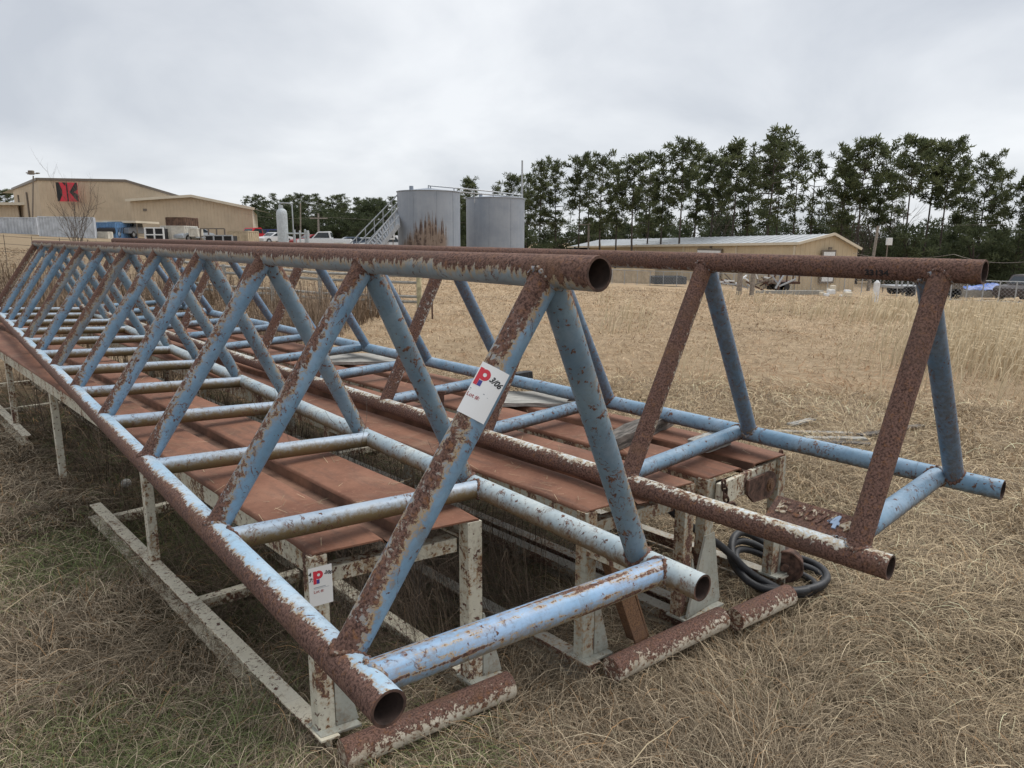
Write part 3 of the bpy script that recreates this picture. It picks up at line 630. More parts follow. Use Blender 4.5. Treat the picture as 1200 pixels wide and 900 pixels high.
mb = MB(); c = onz(925, 672, .12); mb.tube([Vector((c.x, c.y+.05, .13)), Vector((c.x+.03, c.y+.11, .13))], .075, 22); mb.tube([Vector((c.x-.01, c.y+.03, .13)), Vector((c.x+.05, c.y+.15, .13))], .02, 12); mb.ring((c.x, c.y+.05, .13), (.45, 1, 0), .075, .007)
tag(mb.build('cable_reel', M['rust']), 'rusty brown drum lying inside the coiled black hose', 'reel')
for px_, py_, L_, rz_, lb, mt in ((935, 503, .9, -.08, 'long pale stick lying on the straw nearest the rear truss', 'woodp'), (980, 512, .5, -.05, 'short grey board on the straw behind the rear truss chord', 'woodp'), (1045, 502, .8, .45, 'tilted grey plank on the straw left of the brown end brace', 'wood'), (985, 518, .45, -.12, 'dark plank half buried in straw behind the rear truss chord', 'wood'), (940, 492, .35, .6, 'small weathered board at the back of the scattered planks', 'woodp')):
    c = onz(px_, py_, .05); plank('scrap_plank', lb, (c.x, c.y, float(gz(c.x, c.y))+.035), L_, .07, .016, rz_, M[mt], 'plank', 'scrap planks in the straw')

# ------------------------------------------------------------------ grass and weeds
def blades(name, n, rmin, rmax, pw, az0, az1, Lr, hr, wr, colf, flow=True, segs=3, up=False, keep=None, zoff=0., lean=None, tuft=0):
    u = rng.random(n); e = 1-pw
    r = (rmin**(e+1)+(rmax**(e+1)-rmin**(e+1))*u)**(1/(e+1)); az = R(az0)+(R(az1)-R(az0))*rng.random(n)
    x = r*np.sin(az); y = r*np.cos(az)
    rad_ = None
    if tuft:
        nt_ = n//tuft; src = rng.integers(0, nt_, n); m_ = rng.random(n) < .55; dxy = rng.normal(0, .035, (n, 2))*np.maximum(1, r[src]/3)[:, None]
        x = np.where(m_, x[src]+dxy[:, 0], x); y = np.where(m_, y[src]+dxy[:, 1], y); r = np.hypot(x, y); rad_ = (m_, np.arctan2(dxy[:, 1], dxy[:, 0]))
    if keep is not None: k = keep(x, y); x, y, r = x[k], y[k], r[k]; n = len(x)
    if flow:
        th = 2.2*np.sin(x*1.7+.6*y)+1.9*np.cos(y*2.1-x*.9+1.3)+rng.normal(0, .8, n)
    else: th = rng.random(n)*2*PI
    if rad_ is not None: th = np.where(rad_[0] & (rng.random(n) < .6), rad_[1]+rng.normal(0, .5, n), th)
    if lean is not None: th = lean+rng.normal(0, .5, n)
    L = Lr[0]+(Lr[1]-Lr[0])*rng.random(n)**1.6; h = hr[0]+(hr[1]-hr[0])*rng.random(n)**1.5
    w = (wr[0]+(wr[1]-wr[0])*rng.random(n))*np.maximum(1, r/3.2)
    cv = rng.normal(0, .55, n); z0 = gz(x, y)+zoff*rng.random(n)**2
    P = []
    for i in range(segs+1):
        t = i/segs; a = th+cv*t
        px = x+np.cos(th+cv*t*.5)*L*t; py = y+np.sin(th+cv*t*.5)*L*t
        pz = z0+(h*np.sin(np.pi*t*.62)/.93 if up else h*np.sin(np.pi*(t*.85+.05)))+.004
        ww = w*(1-.75*t); P.append(np.stack([px-np.sin(a)*ww, py+np.cos(a)*ww, pz], -1)); P.append(np.stack([px+np.sin(a)*ww, py-np.cos(a)*ww, pz+ww*.6*np.sign(cv)], -1))
    V = np.stack(P, 1).reshape(-1, 3); nv = 2*(segs+1); b = np.arange(n)*nv
    Fq = np.concatenate([np.stack([b+2*i, b+2*i+1, b+2*i+3, b+2*i+2], 1) for i in range(segs)])
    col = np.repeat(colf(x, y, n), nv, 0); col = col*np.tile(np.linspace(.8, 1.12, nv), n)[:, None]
    o = npmesh(name, V, Fq, M['straw'], col=col); return o
def greenness(x, y):
    g_ = np.sin(x*1.3+.7)*np.cos(y*1.6+.4)+.6*np.sin(x*2.9-y*2.3+2)
    spots = sum(.62*a*np.exp(-((x-cx_)**2+(y-cy_)**2)/s_**2) for cx_, cy_, s_, a in ((-2.3, 3.6, .7, 2.6), (-.1, 1.9, .45, 1.8), (-1.1, 1.55, .45, 1.6), (-1.5, 2.1, .35, 1.5), (.9, 2.3, .4, 1.2), (-.95, 2.2, .3, 1.0)))
    return g_*.40+spots*1.25+.02
def dry_col(x, y, n):
    a = np.array([.385, .31, .215]); b_ = np.array([.20, .158, .115]); c_ = np.array([.56, .46, .325]); d_ = np.array([.38, .32, .245])
    right = sm((x+.25*y-.3)/3.0)[:, None]; k = rng.random((n, 1)); j_ = rng.random((n, 1))
    left = np.where(j_ < .5, b_, d_)*(.5+1.1*k); rgt = np.where(j_ < .32, b_*.95, np.where(j_ < .65, a, c_))*(.62+.76*k)
    col = (left*(1-right)+rgt*right)*np.array([1.0, .965, .885])
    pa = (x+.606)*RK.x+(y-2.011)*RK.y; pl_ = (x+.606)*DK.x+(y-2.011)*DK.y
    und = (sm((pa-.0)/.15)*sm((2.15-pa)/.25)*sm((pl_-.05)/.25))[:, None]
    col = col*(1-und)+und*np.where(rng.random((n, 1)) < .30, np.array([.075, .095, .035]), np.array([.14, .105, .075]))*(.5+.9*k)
    org = (rng.random((n, 1)) < .05); col = np.where(org, np.array([.36, .22, .11])*(.7+.6*k), col)
    right = right*1.0; rd_ = np.exp(-((x-2.05)**2+(y-2.02)**2)/.012)[:, None]; col = np.where(rng.random((n, 1)) < rd_*.8, np.array([.24, .075, .03])*(.6+.7*k), col)
    g_ = greenness(x, y); isg = rng.random(n) < sm((g_-.35)/1.6)*.62*(1-right[:, 0]*.6)
    gc = np.array([.135, .165, .062])*(.6+.9*k); return np.where(isg[:, None], gc, col)
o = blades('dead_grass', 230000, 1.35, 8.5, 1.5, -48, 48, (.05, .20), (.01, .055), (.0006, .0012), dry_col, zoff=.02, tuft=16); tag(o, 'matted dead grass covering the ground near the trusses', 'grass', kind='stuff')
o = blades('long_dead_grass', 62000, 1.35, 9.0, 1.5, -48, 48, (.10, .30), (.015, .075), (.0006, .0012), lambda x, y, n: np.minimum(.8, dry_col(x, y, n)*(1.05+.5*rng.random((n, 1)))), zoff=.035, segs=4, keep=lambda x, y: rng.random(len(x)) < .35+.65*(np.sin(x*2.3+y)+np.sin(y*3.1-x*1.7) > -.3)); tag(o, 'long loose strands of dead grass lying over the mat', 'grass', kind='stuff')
def far_col(x, y, n):
    k = rng.random((n, 1)); j_ = rng.random((n, 1)); c_ = np.where(j_ < .3, np.array([.30, .225, .145]), np.where(j_ < .7, np.array([.50, .385, .245]), np.array([.62, .49, .33])))
    pt = np.sin(x*.55+.8*np.sin(y*.4))*np.sin(y*.42+1.2)+.5*np.sin(x*1.7-y*.9); tr = np.exp(-((x-.32*y-1.0+.6*np.sin(y*.3))/.55)**2)
    org = np.exp(-(((x-3.6)/2.2)**2+((y-8.6)/1.1)**2))
    c_ = c_*(1-.28*sm((pt-.1)/.8))[:, None]; w_o = (rng.random(n) < .55*org+.06)[:, None]; c_ = np.where(w_o, np.array([.40, .245, .13]), c_)
    lf = sm((-x-2)/6)[:, None]; c_ = c_*(1-lf)+c_*np.array([.66, .64, .64])*lf
    return c_*(.62+.72*k)*np.array([.97, .93, .92])
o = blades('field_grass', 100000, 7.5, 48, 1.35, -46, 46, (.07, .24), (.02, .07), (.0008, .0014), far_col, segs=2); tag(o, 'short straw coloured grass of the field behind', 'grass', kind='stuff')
def tall_keep(x, y):
    a = x/np.maximum(y, .1); n_ = np.sin(x*.9)+np.sin(y*.55+x*.3)+np.sin(x*.31-y*.7)
    p_ = sm((a-.42)/.26)*.62+.12*(n_ > .9)*(a > .12); return (rng.random(len(x)) < p_*(.12+.88*sm((n_+.3)/1.2))) & (y > 6.5)
o = blades('tall_grass', 42000, 8, 34, 1.3, 4, 44, (.12, .38), (.28, .62), (.0012, .0022), lambda x, y, n: np.array([.66, .535, .35])*(.75+.5*rng.random((n, 1))), segs=3, up=True, keep=tall_keep, lean=.2); tag(o, 'tall pale straw grass bending over on the right of the field', 'grass', kind='stuff')
def weed_keep(x, y):
    p_ = np.stack([x, y], -1)-np.array([-.606, 2.011]); a = p_ @ np.array(RK.xy); l_ = p_ @ np.array(DK.xy)
    return (a > .12) & (a < 1.75) & (l_ > .05) & (l_ < 7) & (rng.random(len(x)) < .2+.8*((a > .5) & (a < 1.2)))
o = blades('dead_weeds', 52000, 1.9, 8.5, 1.2, -50, 24, (.10, .46), (.06, .44), (.0007, .0014), lambda x, y, n: np.array([.135, .10, .072])*(.4+1.5*rng.random((n, 1))**1.6), segs=3, up=True, keep=weed_keep); tag(o, 'brown dead weed stems growing up between the catwalk decks', 'weeds', kind='stuff')
def brush_keep(x, y): return ((x < -3) & (y > 8) & (x > -14) & (y < 19)) & (rng.random(len(x)) < .8*(np.sin(x*1.3)+np.sin(y*1.9) > -.6))
o = blades('dead_brush', 26000, 9, 22, 1.2, -47, -8, (.08, .4), (.2, .75), (.0012, .002), lambda x, y, n: np.array([.22, .16, .11])*(.6+.8*rng.random((n, 1))), segs=3, up=True, keep=brush_keep); tag(o, 'brown brush of dead weeds along the pipe rail fence', 'weeds', kind='stuff')
def litter(name, NLx, zt, label, n):
    a = rng.random(n)*.55; l_ = .05+rng.random(n)**1.3*5.5; a = np.where(rng.random(n) < .35, .22+.09*rng.random(n), a); z = np.where((a > .22) & (a < .313), zt-.05, zt+.002)
    P = np.array(NLx)+a[:, None]*np.array(RK.xy)+l_[:, None]*np.array(DK.xy); th = rng.random(n)*2*PI; L = .02+.09*rng.random(n)**2; d = np.stack([np.cos(th), np.sin(th)], -1); sd_ = np.stack([-np.sin(th), np.cos(th)], -1)*.0011
    A3 = lambda q, zz: np.concatenate([q, zz[:, None]], 1)
    V = np.stack([A3(P-sd_, z), A3(P+sd_, z), A3(P+d*L[:, None]+sd_*.5, z+.004), A3(P+d*L[:, None]-sd_*.5, z+.004)], 1).reshape(-1, 3); b = np.arange(n)*4
    col = np.repeat(np.array([.42, .33, .21])*(.5+.8*rng.random((n, 1))), 4, 0); tag(npmesh(name, V, np.stack([b, b+1, b+2, b+3], 1), M['straw'], col=col), label, 'straw', kind='stuff')
litter('straw_litter', NLA, zA, 'bits of straw blown onto the nearest red deck', 420); litter('straw_litter', NLB, zB, 'bits of straw blown onto the middle red deck', 380); litter('straw_litter', NLC, zB, 'bits of straw blown onto the farthest red deck', 320)
def weed(c, h, label):
    mb = MB(); c = Vector(c)
    for k in range(4):
        a = random.uniform(0, 2*PI); l_ = random.uniform(.05, .25)
        st_ = [c+Vector((math.cos(a)*l_*t_**1.5, math.sin(a)*l_*t_**1.5, h*t_*(1-.2*t_*k/4))) for t_ in np.linspace(0, 1, 7)]
        mb.tube(st_, [.0022-.0016*t_ for t_ in np.linspace(0, 1, 7)], 4)
        for b_ in range(5):
            p0 = st_[2+b_ % 5]; a2 = random.uniform(0, 2*PI); mb.tube([p0, p0+Vector((math.cos(a2)*.03, math.sin(a2)*.03, .03)), p0+Vector((math.cos(a2)*.05, math.sin(a2)*.05, .07))], [.0012, .001, .0006], 3)
    o = mb.build('dry_weed', M['twig']); tag(o, label, 'weed', 'dry weeds standing between the decks')
for (x, y, h, lb) in ((.60, .9, .95, 'dry weed stalk rising between the near truss and middle deck'), (.66, 1.5, 1.0, 'branching dry weed rising through the near truss'), (.62, .35, .85, 'dry weed stalk by the right leg of the nearest deck'), (.58, 2.6, .95, 'feathery dry weed farther back between the decks')): weed(wc(NLA, x, y, 0), h, lb)

mb = MB(); c = onz(148, 568, .04)
for k in range(5): a0_, a1_ = PI*k/5, PI*(k+1)/5
mb.tube([(0, 0, .032*(-1+2*k/8)) for k in range(9)], [max(.003, .032*math.sqrt(max(0, 1-(-1+2*k/8)**2))) for k in range(9)], 14)
tag(mb.build('stone', M['woodp'], loc=(c.x, c.y, .05)), 'small round pale stone in the grass under the truss', 'stone')
for (xa, ya, xb, yb, lb) in ((5, 716, 97, 664, 'long pale dry stalk lying in the grass at left'), (1016, 690, 1092, 752, 'long bright straw stalk lying in the grass at right'), (1046, 680, 1140, 700, 'thin straw stalk just beyond the brown chord end'), (740, 895, 790, 850, 'short straw stalk near the bottom edge of the view')):
    a_, b_ = onz(xa, ya, .07), onz(xb, yb, .085); mb = MB(); mb.tube([a_, a_.lerp(b_, .35)+Vector((0, 0, .02)), a_.lerp(b_, .7)+Vector((.01, 0, .015)), b_], [.0022, .002, .0016, .0008], 5)
    sm_ = plain('pale_stalk', (.52, .42, .27), .8); tag(mb.build('dry_stalk', sm_), lb, 'stalk')

# ------------------------------------------------------------------ trees
def leaf_cloud(centers, radii, per, size, up=.35, tint=((.060, .076, .036), (.140, .158, .075)), aspect=.15):
    V = []; C = []
    for c, r in zip(centers, radii):
        n = per; d = rng.normal(size=(n, 3)); d /= np.linalg.norm(d, axis=1)[:, None]
        p = np.asarray(c)+d*(r*rng.random((n, 1))**.5)*np.array([1, 1, .62])
        t = d*.8+rng.normal(0, .5, (n, 3)); t[:, 2] += up; t /= np.linalg.norm(t, axis=1)[:, None]
        s_ = np.cross(t, rng.normal(size=(n, 3))); s_ /= np.linalg.norm(s_, axis=1)[:, None]
        L = size*(.6+.8*rng.random((n, 1))); w = L*aspect
        V.append(np.stack([p-s_*w, p+s_*w, p+t*L+s_*w*.4, p+t*L-s_*w*.4], 1).reshape(-1, 3))
        k = rng.random(); base = np.array(tint[0])*(1-k)+np.array(tint[1])*k; C.append(np.repeat(base*(.7+.6*rng.random((n, 1))), 4, 0))
    V = np.concatenate(V); C = np.concatenate(C); b = np.arange(len(V)//4)*4
    return V, np.stack([b, b+1, b+2, b+3], 1), C
def make_pine(h, crown0, spread, nb, label, group, dens=1.0, dead=False):
    th = thing('pine_tree', label, 'tree', (0, 0, -50), group=group)
    mb = MB(); bx, by = random.uniform(-.03, .03)*h, random.uniform(-.02, .02)*h
    path = [Vector((bx*math.sin(t*2.2), by*math.sin(t*2.9), h*t)) for t in np.linspace(0, 1, 10)]
    mb.tube(path, [.017*h*.62*(1-t*.88) for t in np.linspace(0, 1, 10)], 7)
    cs, rs_ = [], []
    def on(t): k = min(8.999, t*9); i_ = int(k); return path[i_].lerp(path[i_+1], k-i_)
    for k in range(nb):
        f = crown0+(1-crown0)*((k+random.random())/nb); a = k*2.399+random.uniform(-.5, .5); rel = (f-crown0)/(1-crown0)
        ln = spread*1.12*(1.05-rel**2.2*.62)*random.uniform(.45, 1.2)*(.45+.55*min(1, rel*2.5)); p0 = on(f); rise = random.uniform(-.05, .35)+rel*.35
        p1 = p0+Vector((math.cos(a)*ln, math.sin(a)*ln, ln*rise)); pm = p0.lerp(p1, .5)+Vector((0, 0, -.05*ln))
        mb.tube([p0, pm, p1], [.05*ln/3+.02, .03, .012], 4, cap=False)
        if random.random() > dens: continue
        for q in range(random.choice((1, 2, 3, 3, 4))):
            t_ = random.uniform(.35, 1.1); c_ = p0.lerp(p1, t_)+Vector((random.uniform(-.6, .6), random.uniform(-.6, .6), random.uniform(-.3, .5)))*.045*h*.8
            cs.append(c_); rs_.append(random.uniform(.014, .036)*h)
    for q in range(4): cs.append(path[-1]+Vector((random.uniform(-.4, .4), random.uniform(-.4, .4), random.uniform(-.8, .1)))); rs_.append(.04*h)
    mb.build('trunk', M['bark'], th)
    V, Fq, C = leaf_cloud(cs, rs_, 34, .025*h); npmesh('crown', V, Fq, M['leaf'], th, C)
    return th
def make_bush_tree(h, w, label, group, tint=((.046, .060, .030), (.100, .118, .060)), per=80, name='bushy_tree', nclu=46):
    th = thing(name, label, 'tree', (0, 0, -50), group=group)
    mb = MB(); cs, rs_ = [], []
    mb.tube([(0, 0, 0), (.05*w, 0, h*.4), (0, 0, h*.8)], [.03*h, .02*h, .008*h], 6)
    for k in range(nclu):
        z = h*(.12+.86*random.random()); rr = w*.5*math.sqrt(max(.05, 1-((z/h-.42)/.62)**2))*random.uniform(.35, 1); a = random.uniform(0, 2*PI)
        c_ = Vector((rr*math.cos(a), rr*math.sin(a), z)); cs.append(c_); rs_.append(random.uniform(.07, .14)*h)
        if k % 4 == 0: mb.tube([(0, 0, z*.7), c_], [.012*h, .003*h], 4, cap=False)
    mb.build('trunk', M['bark'], th); V, Fq, C = leaf_cloud(cs, rs_, per, .05*h, tint=tint); npmesh('crown', V, Fq, M['leaf'], th, C); return th
def make_bare(h, spread, label, group=None, stems=5, name='bare_tree', twist=1.0):
    th = thing(name, label, 'tree', (0, 0, -50), group=group); mb = MB(); tw = MB()
    def grow(p, d_, L, r, dep, mbx):
        n = 4; pts = [p]
        for i_ in range(n): d_ = (d_+Vector((random.gauss(0, .13), random.gauss(0, .13), .05))*twist).normalized(); pts.append(pts[-1]+d_*L/n)
        mbx.tube(pts, [r*(1-.6*i_/n) for i_ in range(n+1)], 4, cap=False)
        if dep > 0:
            for q in range(4 if dep > 1 else 3):
                k = random.randint(1, n); d2 = (d_+Vector((random.gauss(0, .6), random.gauss(0, .6), random.gauss(.1, .3)))).normalized(); grow(pts[k], d2, L*random.uniform(.4, .65), r*.5, dep-1, tw)
    for s_ in range(stems):
        a = 2*PI*s_/stems+random.uniform(-.4, .4); grow(Vector((0, 0, 0)), Vector((math.cos(a)*spread, math.sin(a)*spread, 1)).normalized(), h*random.uniform(.7, 1), .011*h, 3, mb)
    mb.build('trunk', M['twig'], th); tw.build('twigs', M['twig'], th); return th
G1 = 'tall pines in the row behind the tan shed'
pv = [make_pine(18, .58, 3.2, 34, 'x', G1), make_pine(18, .42, 2.5, 36, 'x', G1), make_pine(18, .66, 3.6, 28, 'x', G1), make_pine(18, .48, 2.6, 22, 'x', G1, dens=.6), make_pine(18, .55, 3.0, 40, 'x', G1), make_pine(18, .38, 3.3, 42, 'x', G1)]
bv = [make_bush_tree(8, 6.5, 'x', 'g'), make_bush_tree(8, 5.2, 'x', 'g', nclu=40), make_bush_tree(8, 7.5, 'x', 'g', nclu=54)]
used = set()
def put(proto, px, Y, py_top, label, group, hbase, rz=None, squash=1., base_dz=-.3):
    if proto.name not in used: used.add(proto.name); o = proto
    else: o = copy_tree(proto)
    b_ = gnd(px, Y, base_dz); top = at(px, py_top, Y).z; s_ = (top-b_.z)/hbase
    o.location = b_; o.scale = (s_*squash, s_*squash, s_); o.rotation_euler = (0, 0, rz if rz is not None else random.uniform(0, 6.28)); o['label'] = label; o['group'] = group; return o
row = [(551, 212, 4, 88), (583, 222, 1, 95), (600, 208, 4, 92), (632, 195, 1, 84), (652, 193, 5, 86), (678, 188, 0, 84), (704, 187, 5, 82), (722, 196, 1, 88), (742, 187, 4, 80), (757, 182, 3, 86), (774, 186, 1, 82), (795, 172, 0, 78), (812, 180, 1, 86), (830, 186, 4, 82), (855, 174, 2, 78), (876, 190, 1, 88), (896, 160, 5, 76), (910, 172, 2, 80), (928, 176, 3, 78), (950, 182, 3, 80), (988, 180, 5, 78), (1008, 168, 4, 76), (1028, 176, 1, 82), (1062, 167, 2, 74), (1082, 176, 2, 78), (1102, 172, 0, 76), (1124, 192, 1, 84), (1148, 188, 5, 80), (1165, 204, 1, 84), (1197, 212, 4, 76), (1215, 190, 0, 76), (1245, 200, 2, 80)]
kinds = {0: 'rounded pine', 1: 'narrow dense pine', 2: 'bare trunked pine', 3: 'thin sparse pine', 4: 'full crowned pine', 5: 'broad pine'}
ordn = lambda k: {1: 'first', 2: 'second', 3: 'third'}.get(k, f'{k}th')
for k, (px_, py_, vi, Y_) in enumerate(row):
    side = f'{ordn(k+1)} from the left in the row behind the tanks and shed' if k < 16 else f'{ordn(len(row)-k)} from the right in the row behind the shed'
    put(pv[vi], px_, Y_, py_, f'{kinds[vi]}, {side}', G1, 18, squash=random.uniform(.85, 1.12))
for k in range(8):   # second rank behind
    px_ = 620+k*72+random.uniform(-12, 12); put(pv[(k*2+1) % 6], px_, random.uniform(98, 112), random.uniform(196, 216), 'shorter pine half hidden in the second rank behind the tall row', 'second rank of pines behind the tall row', 18, squash=random.uniform(1., 1.25))
for k in range(56):   # understory
    px_ = 560+k*12.5+random.uniform(-8, 8); put(bv[k % 3], px_, random.uniform(118, 128) if 640 < px_ < 800 else random.uniform(68, 104) if not 640 < px_ < 1010 else random.uniform(88, 108), random.uniform(246, 274) if px_ < 900 else random.uniform(254, 284), 'dark bushy tree in the understory below the tall pines', 'understory trees below the pines', 8, base_dz=-1)
bt = make_bare(10, .14, 'x', stems=3, name='bare_tree')
for k, (px_, py_) in enumerate(((1003, 238), (1020, 250), (1050, 248), (985, 256), (845, 250))):
    put(bt, px_, 86+k, py_, ['greyish leafless tree right behind the shed gable', 'low leafless tree left of the leaning utility pole', 'leafless tree just right of the leaning utility pole', 'small leafless tree behind the shed roof ridge', 'leafless grey tree behind the middle of the shed roof'][k], 'leafless trees behind the shed', 10)
for k in range(34):   # far wood on the left
    px_ = 296+k*7.6+random.uniform(-4, 4); put(pv[(k*5+1) % 6] if k % 3 else bv[k % 3], px_, random.uniform(118, 150), random.uniform(228, 240) if k % 3 else random.uniform(234, 250), 'dark tree in the far wood between the tan building and grey tanks', 'trees of the far wood left of the tanks', 18 if k % 3 else 8, squash=1.45, base_dz=-1.5)
for k in range(26):
    px_ = 290+k*11+random.uniform(-4, 4); put(bv[(k+1) % 3], px_, random.uniform(108, 116), random.uniform(248, 264), 'low dark bushy tree at the foot of the far wood', 'bushy trees at the foot of the far wood', 8, base_dz=-1)
put(pv[4], 13, 150, 224, 'dark pine crown above the low building at the far left', G1, 18, squash=1.6)
put(pv[1], 290, 135, 236, 'lone pine just right of the big tan building', G1, 18)
shr = make_bare(5, .42, 'tall leafless shrub with arching twigs in front of the tan building', stems=9, name='bare_shrub', twist=1.5)
b_ = gnd(90, 30); shr.location = b_; s_ = (at(78, 205, 30).z-b_.z)/6.2; shr.scale = (s_*.55, s_*.55, s_*.92); shr['category'] = 'shrub'

# ------------------------------------------------------------------ buildings
def rib_wall(mb, p0, p1, zb, topf, pitch=.4, dep=.035, m=0):
    """corrugated wall from p0 to p1 (xy); topf(t) gives top z"""
    p0 = Vector((p0[0], p0[1])); p1 = Vector((p1[0], p1[1])); L = (p1-p0).length; t = (p1-p0)/L; nrm = Vector((t.y, -t.x)); n = max(1, int(L/pitch)); V_ = []
    for i_ in range(n):
        for fr_, off in ((0, 0), (.62, 0), (.72, dep), (.90, dep)):
            u = (i_+fr_)/n; q = p0+t*L*u+nrm*off; V_.append((q.x, q.y, zb)); V_.append((q.x, q.y, topf(u)))
    V_.append((p1.x, p1.y, zb)); V_.append((p1.x, p1.y, topf(1))); k = len(V_)//2
    mb.add(V_, [(2*i_, 2*i_+2, 2*i_+3, 2*i_+1) for i_ in range(k-1)], m)
def lerpf(pts):
    xs_ = [p[0] for p in pts]; zs_ = [p[1] for p in pts]; return lambda u: float(np.interp(u, xs_, zs_))
# big tan building at left
bb = thing('metal_building', 'big tan metal building with red and black logo sign at the left', 'building')
def P2(px, Y): d = ray(px, 283); return Vector((d.x/d.y*Y, Y))
a0, a1, a2 = P2(23, 119), P2(53, 100), P2(262, 104); zb = .2
z1 = at(53, 209, 100).z; z1b = at(155, 211, 102).z; z2 = at(262, 244, 104).z
uk = (P2(155, 102)-a1).length/(a2-a1).length
mb = MB(); rib_wall(mb, a0, a1, zb, lerpf([(0, at(23, 221, 119).z), (1, z1)]), .5); mb.build('side_wall', M['tan'], bb)
mb = MB(); ft = lerpf([(0, z1), (uk, z1b), (1, z2)]); rib_wall(mb, a1, a2, zb, ft, .5); mb.build('front_wall', M['tan'], bb)
mb = MB(); bk = Vector((a0-a1)); d3 = Vector((bk.x, bk.y, at(23, 221, 119).z-z1))
E_ = [Vector((a1.x, a1.y, z1+.02)), Vector((*a1.lerp(a2, uk), z1b+.02)), Vector((a2.x, a2.y, z2+.02))]
mb.add(E_+[e+d3*1.6 for e in E_], [(0, 1, 4, 3), (1, 2, 5, 4)]); mb.build('roof', M['roof'], bb)
mb = MB()
for A_, B_ in ((E_[0], E_[1]), (E_[1], E_[2])): mb.bar(A_+Vector((0, -.12, -.12)), B_+Vector((0, -.12, -.12)), .14, .34)
mb.bar(E_[0]+Vector((-.1, -.1, -.12)), E_[0]+d3+Vector((-.1, -.1, -.12)), .14, .34); mb.build('eave_trim', M['brn'], bb)
for f_ in (.25, .6):
    mb = MB(); q = a0.lerp(a1, f_); mb.box((q.x-.12, q.y-.12, 4.5), .16, .16, 8); mb.build('downpipe', M['brn'], bb)
mb = MB(); q = a0.lerp(a1, .45); mb.box((q.x-.1, q.y-.1, 2.0), 1.2, 1.6, 2.2); mb.build('doorway', M['dark'], bb)
# logo
sgn = thing('logo_sign', 'square red and black logo sign high on the tan wall', 'sign'); sw = (90-68)/826*99.0
c = at(79, 225, 99.2); ux = (a2-a1).normalized(); ux3 = Vector((ux.x, ux.y, 0)); nn3 = Vector((ux.y, -ux.x, 0))
mb = MB(); mb.box(c, sw, .08, sw*.95, ux3, nn3, (0, 0, 1)); mb.build('panel', M['ink_red'], sgn)
def lp(x, y): return c+ux3*(x-.5)*sw+Vector((0, 0, (y-.5)*sw*.95))+nn3*.047
mb = MB()
for poly in (((.0, 1), (.14, 1), (.26, .62), (.26, .38), (.10, 0), (0, 0)), ((.47, 0), (.53, 0), (.53, 1), (.47, 1)), ((.62, .53), (.92, 1.0), (1, 1), (1, .62), (.8, .5), (1, .36), (1, 0), (.95, 0), (.62, .47)), ((.30, 1), (.44, 1), (.44, .8))):
    mb.prism([lp(*q) for q in poly], nn3*.02)
mb.build('emblem', M['dark'], sgn)
# lean-to building in front
lb = thing('metal_building', 'lower tan metal building with shallow gable roof and pale eaves', 'building')
l0, l1, l2 = P2(157, 91), P2(298, 88), P2(298, 88)+Vector((8, 16))
zl = at(157, 236, 91).z; zp = at(232, 231, 89.5).z; zr = at(298, 246, 88).z; um = (P2(232, 89.5)-l0).length/(l1-l0).length
mb = MB(); rib_wall(mb, l0, l1, -.5, lerpf([(0, zl), (um, zp), (1, zr)]), .45); mb.build('front_wall', M['tan'], lb)
mb = MB(); rib_wall(mb, l1, P2(303, 104), -.5, lambda u: zr, .45); mb.build('side_wall', M['tanc'], lb)
E_ = [Vector((*(l0+Vector((-.2, -.7))), zl+.1)), Vector((*(l0.lerp(l1, um)+Vector((0, -.7))), zp+.1)), Vector((*(l1+Vector((.5, -.7))), zr+.1))]; d3 = Vector((-3, 16, 0))
mb = MB(); mb.add(E_+[e+d3 for e in E_], [(0, 1, 4, 3), (1, 2, 5, 4)]); mb.build('roof', M['roof'], lb)
mb = MB(); [mb.bar(A_, B_, .12, .3) for A_, B_ in ((E_[0], E_[1]), (E_[1], E_[2]))]; mb.build('eave_trim', M['tanc'], lb)
mb = MB(); mb.box(at(170, 246, 90.6), .5, .1, .3); mb.build('wall_vent', M['brn'], lb)
lo = thing('low_building', 'low tan building at the left edge behind the white fence', 'building')
c0, c1_ = P2(-12, 112), P2(26, 112); mb = MB(); rib_wall(mb, c0, c1_, .5, lambda u: at(10, 240, 112).z, .5); mb.build('wall', M['tan'], lo)
mb = MB(); q = at(8, 239, 112); mb.box((q.x, q.y+3, q.z), 9, 8, .4); mb.build('roof', M['tanc'], lo)
# shed at right
sh = thing('metal_shed', 'long low tan metal shed with pale roof across the field', 'shed')
s0, s1, s2 = P2(672, 108), P2(935, 58), P2(1006, 60); zbs = -2.6; ze = at(935, 286, 58).z; zel = at(672, 290, 108).z; zpk = at(974, 275, 59).z; zer = at(1006, 292.5, 60).z
n_s = (s1-s0).normalized(); nrm_s = Vector((n_s.y, -n_s.x))
mb = MB(); rib_wall(mb, s0.lerp(s1, .13), s1, zbs, lerpf([(0, zel*.87+ze*.13), (1, ze)]), .45); mb.build('long_wall', M['tan2'], sh)
mb = MB(); rib_wall(mb, s1, s2, zbs, lerpf([(0, ze), (.55, zpk), (1, zer)]), .45); mb.build('gable_wall', M['tan2'], sh)
pk = s1.lerp(s2, .55); bk = s0-s1; zpl = at(703, 281, 110).z
A_ = Vector((*(s1+Vector((-.1, -.35))), ze+.05)); B_ = Vector((*(pk+Vector((.05, -.35))), zpk+.06)); C_ = Vector((*(s2+Vector((.2, -.3))), zer+.05)); Bl = Vector((*P2(703, 112), zpl)); Al = Vector((*P2(665, 108), zel+.05))
mb = MB(); mb.add([A_, B_, Bl, Al], [(0, 1, 2, 3)]); mb.add([B_, C_, C_+(Bl-B_), Bl], [(0, 1, 2, 3)])
N = 40
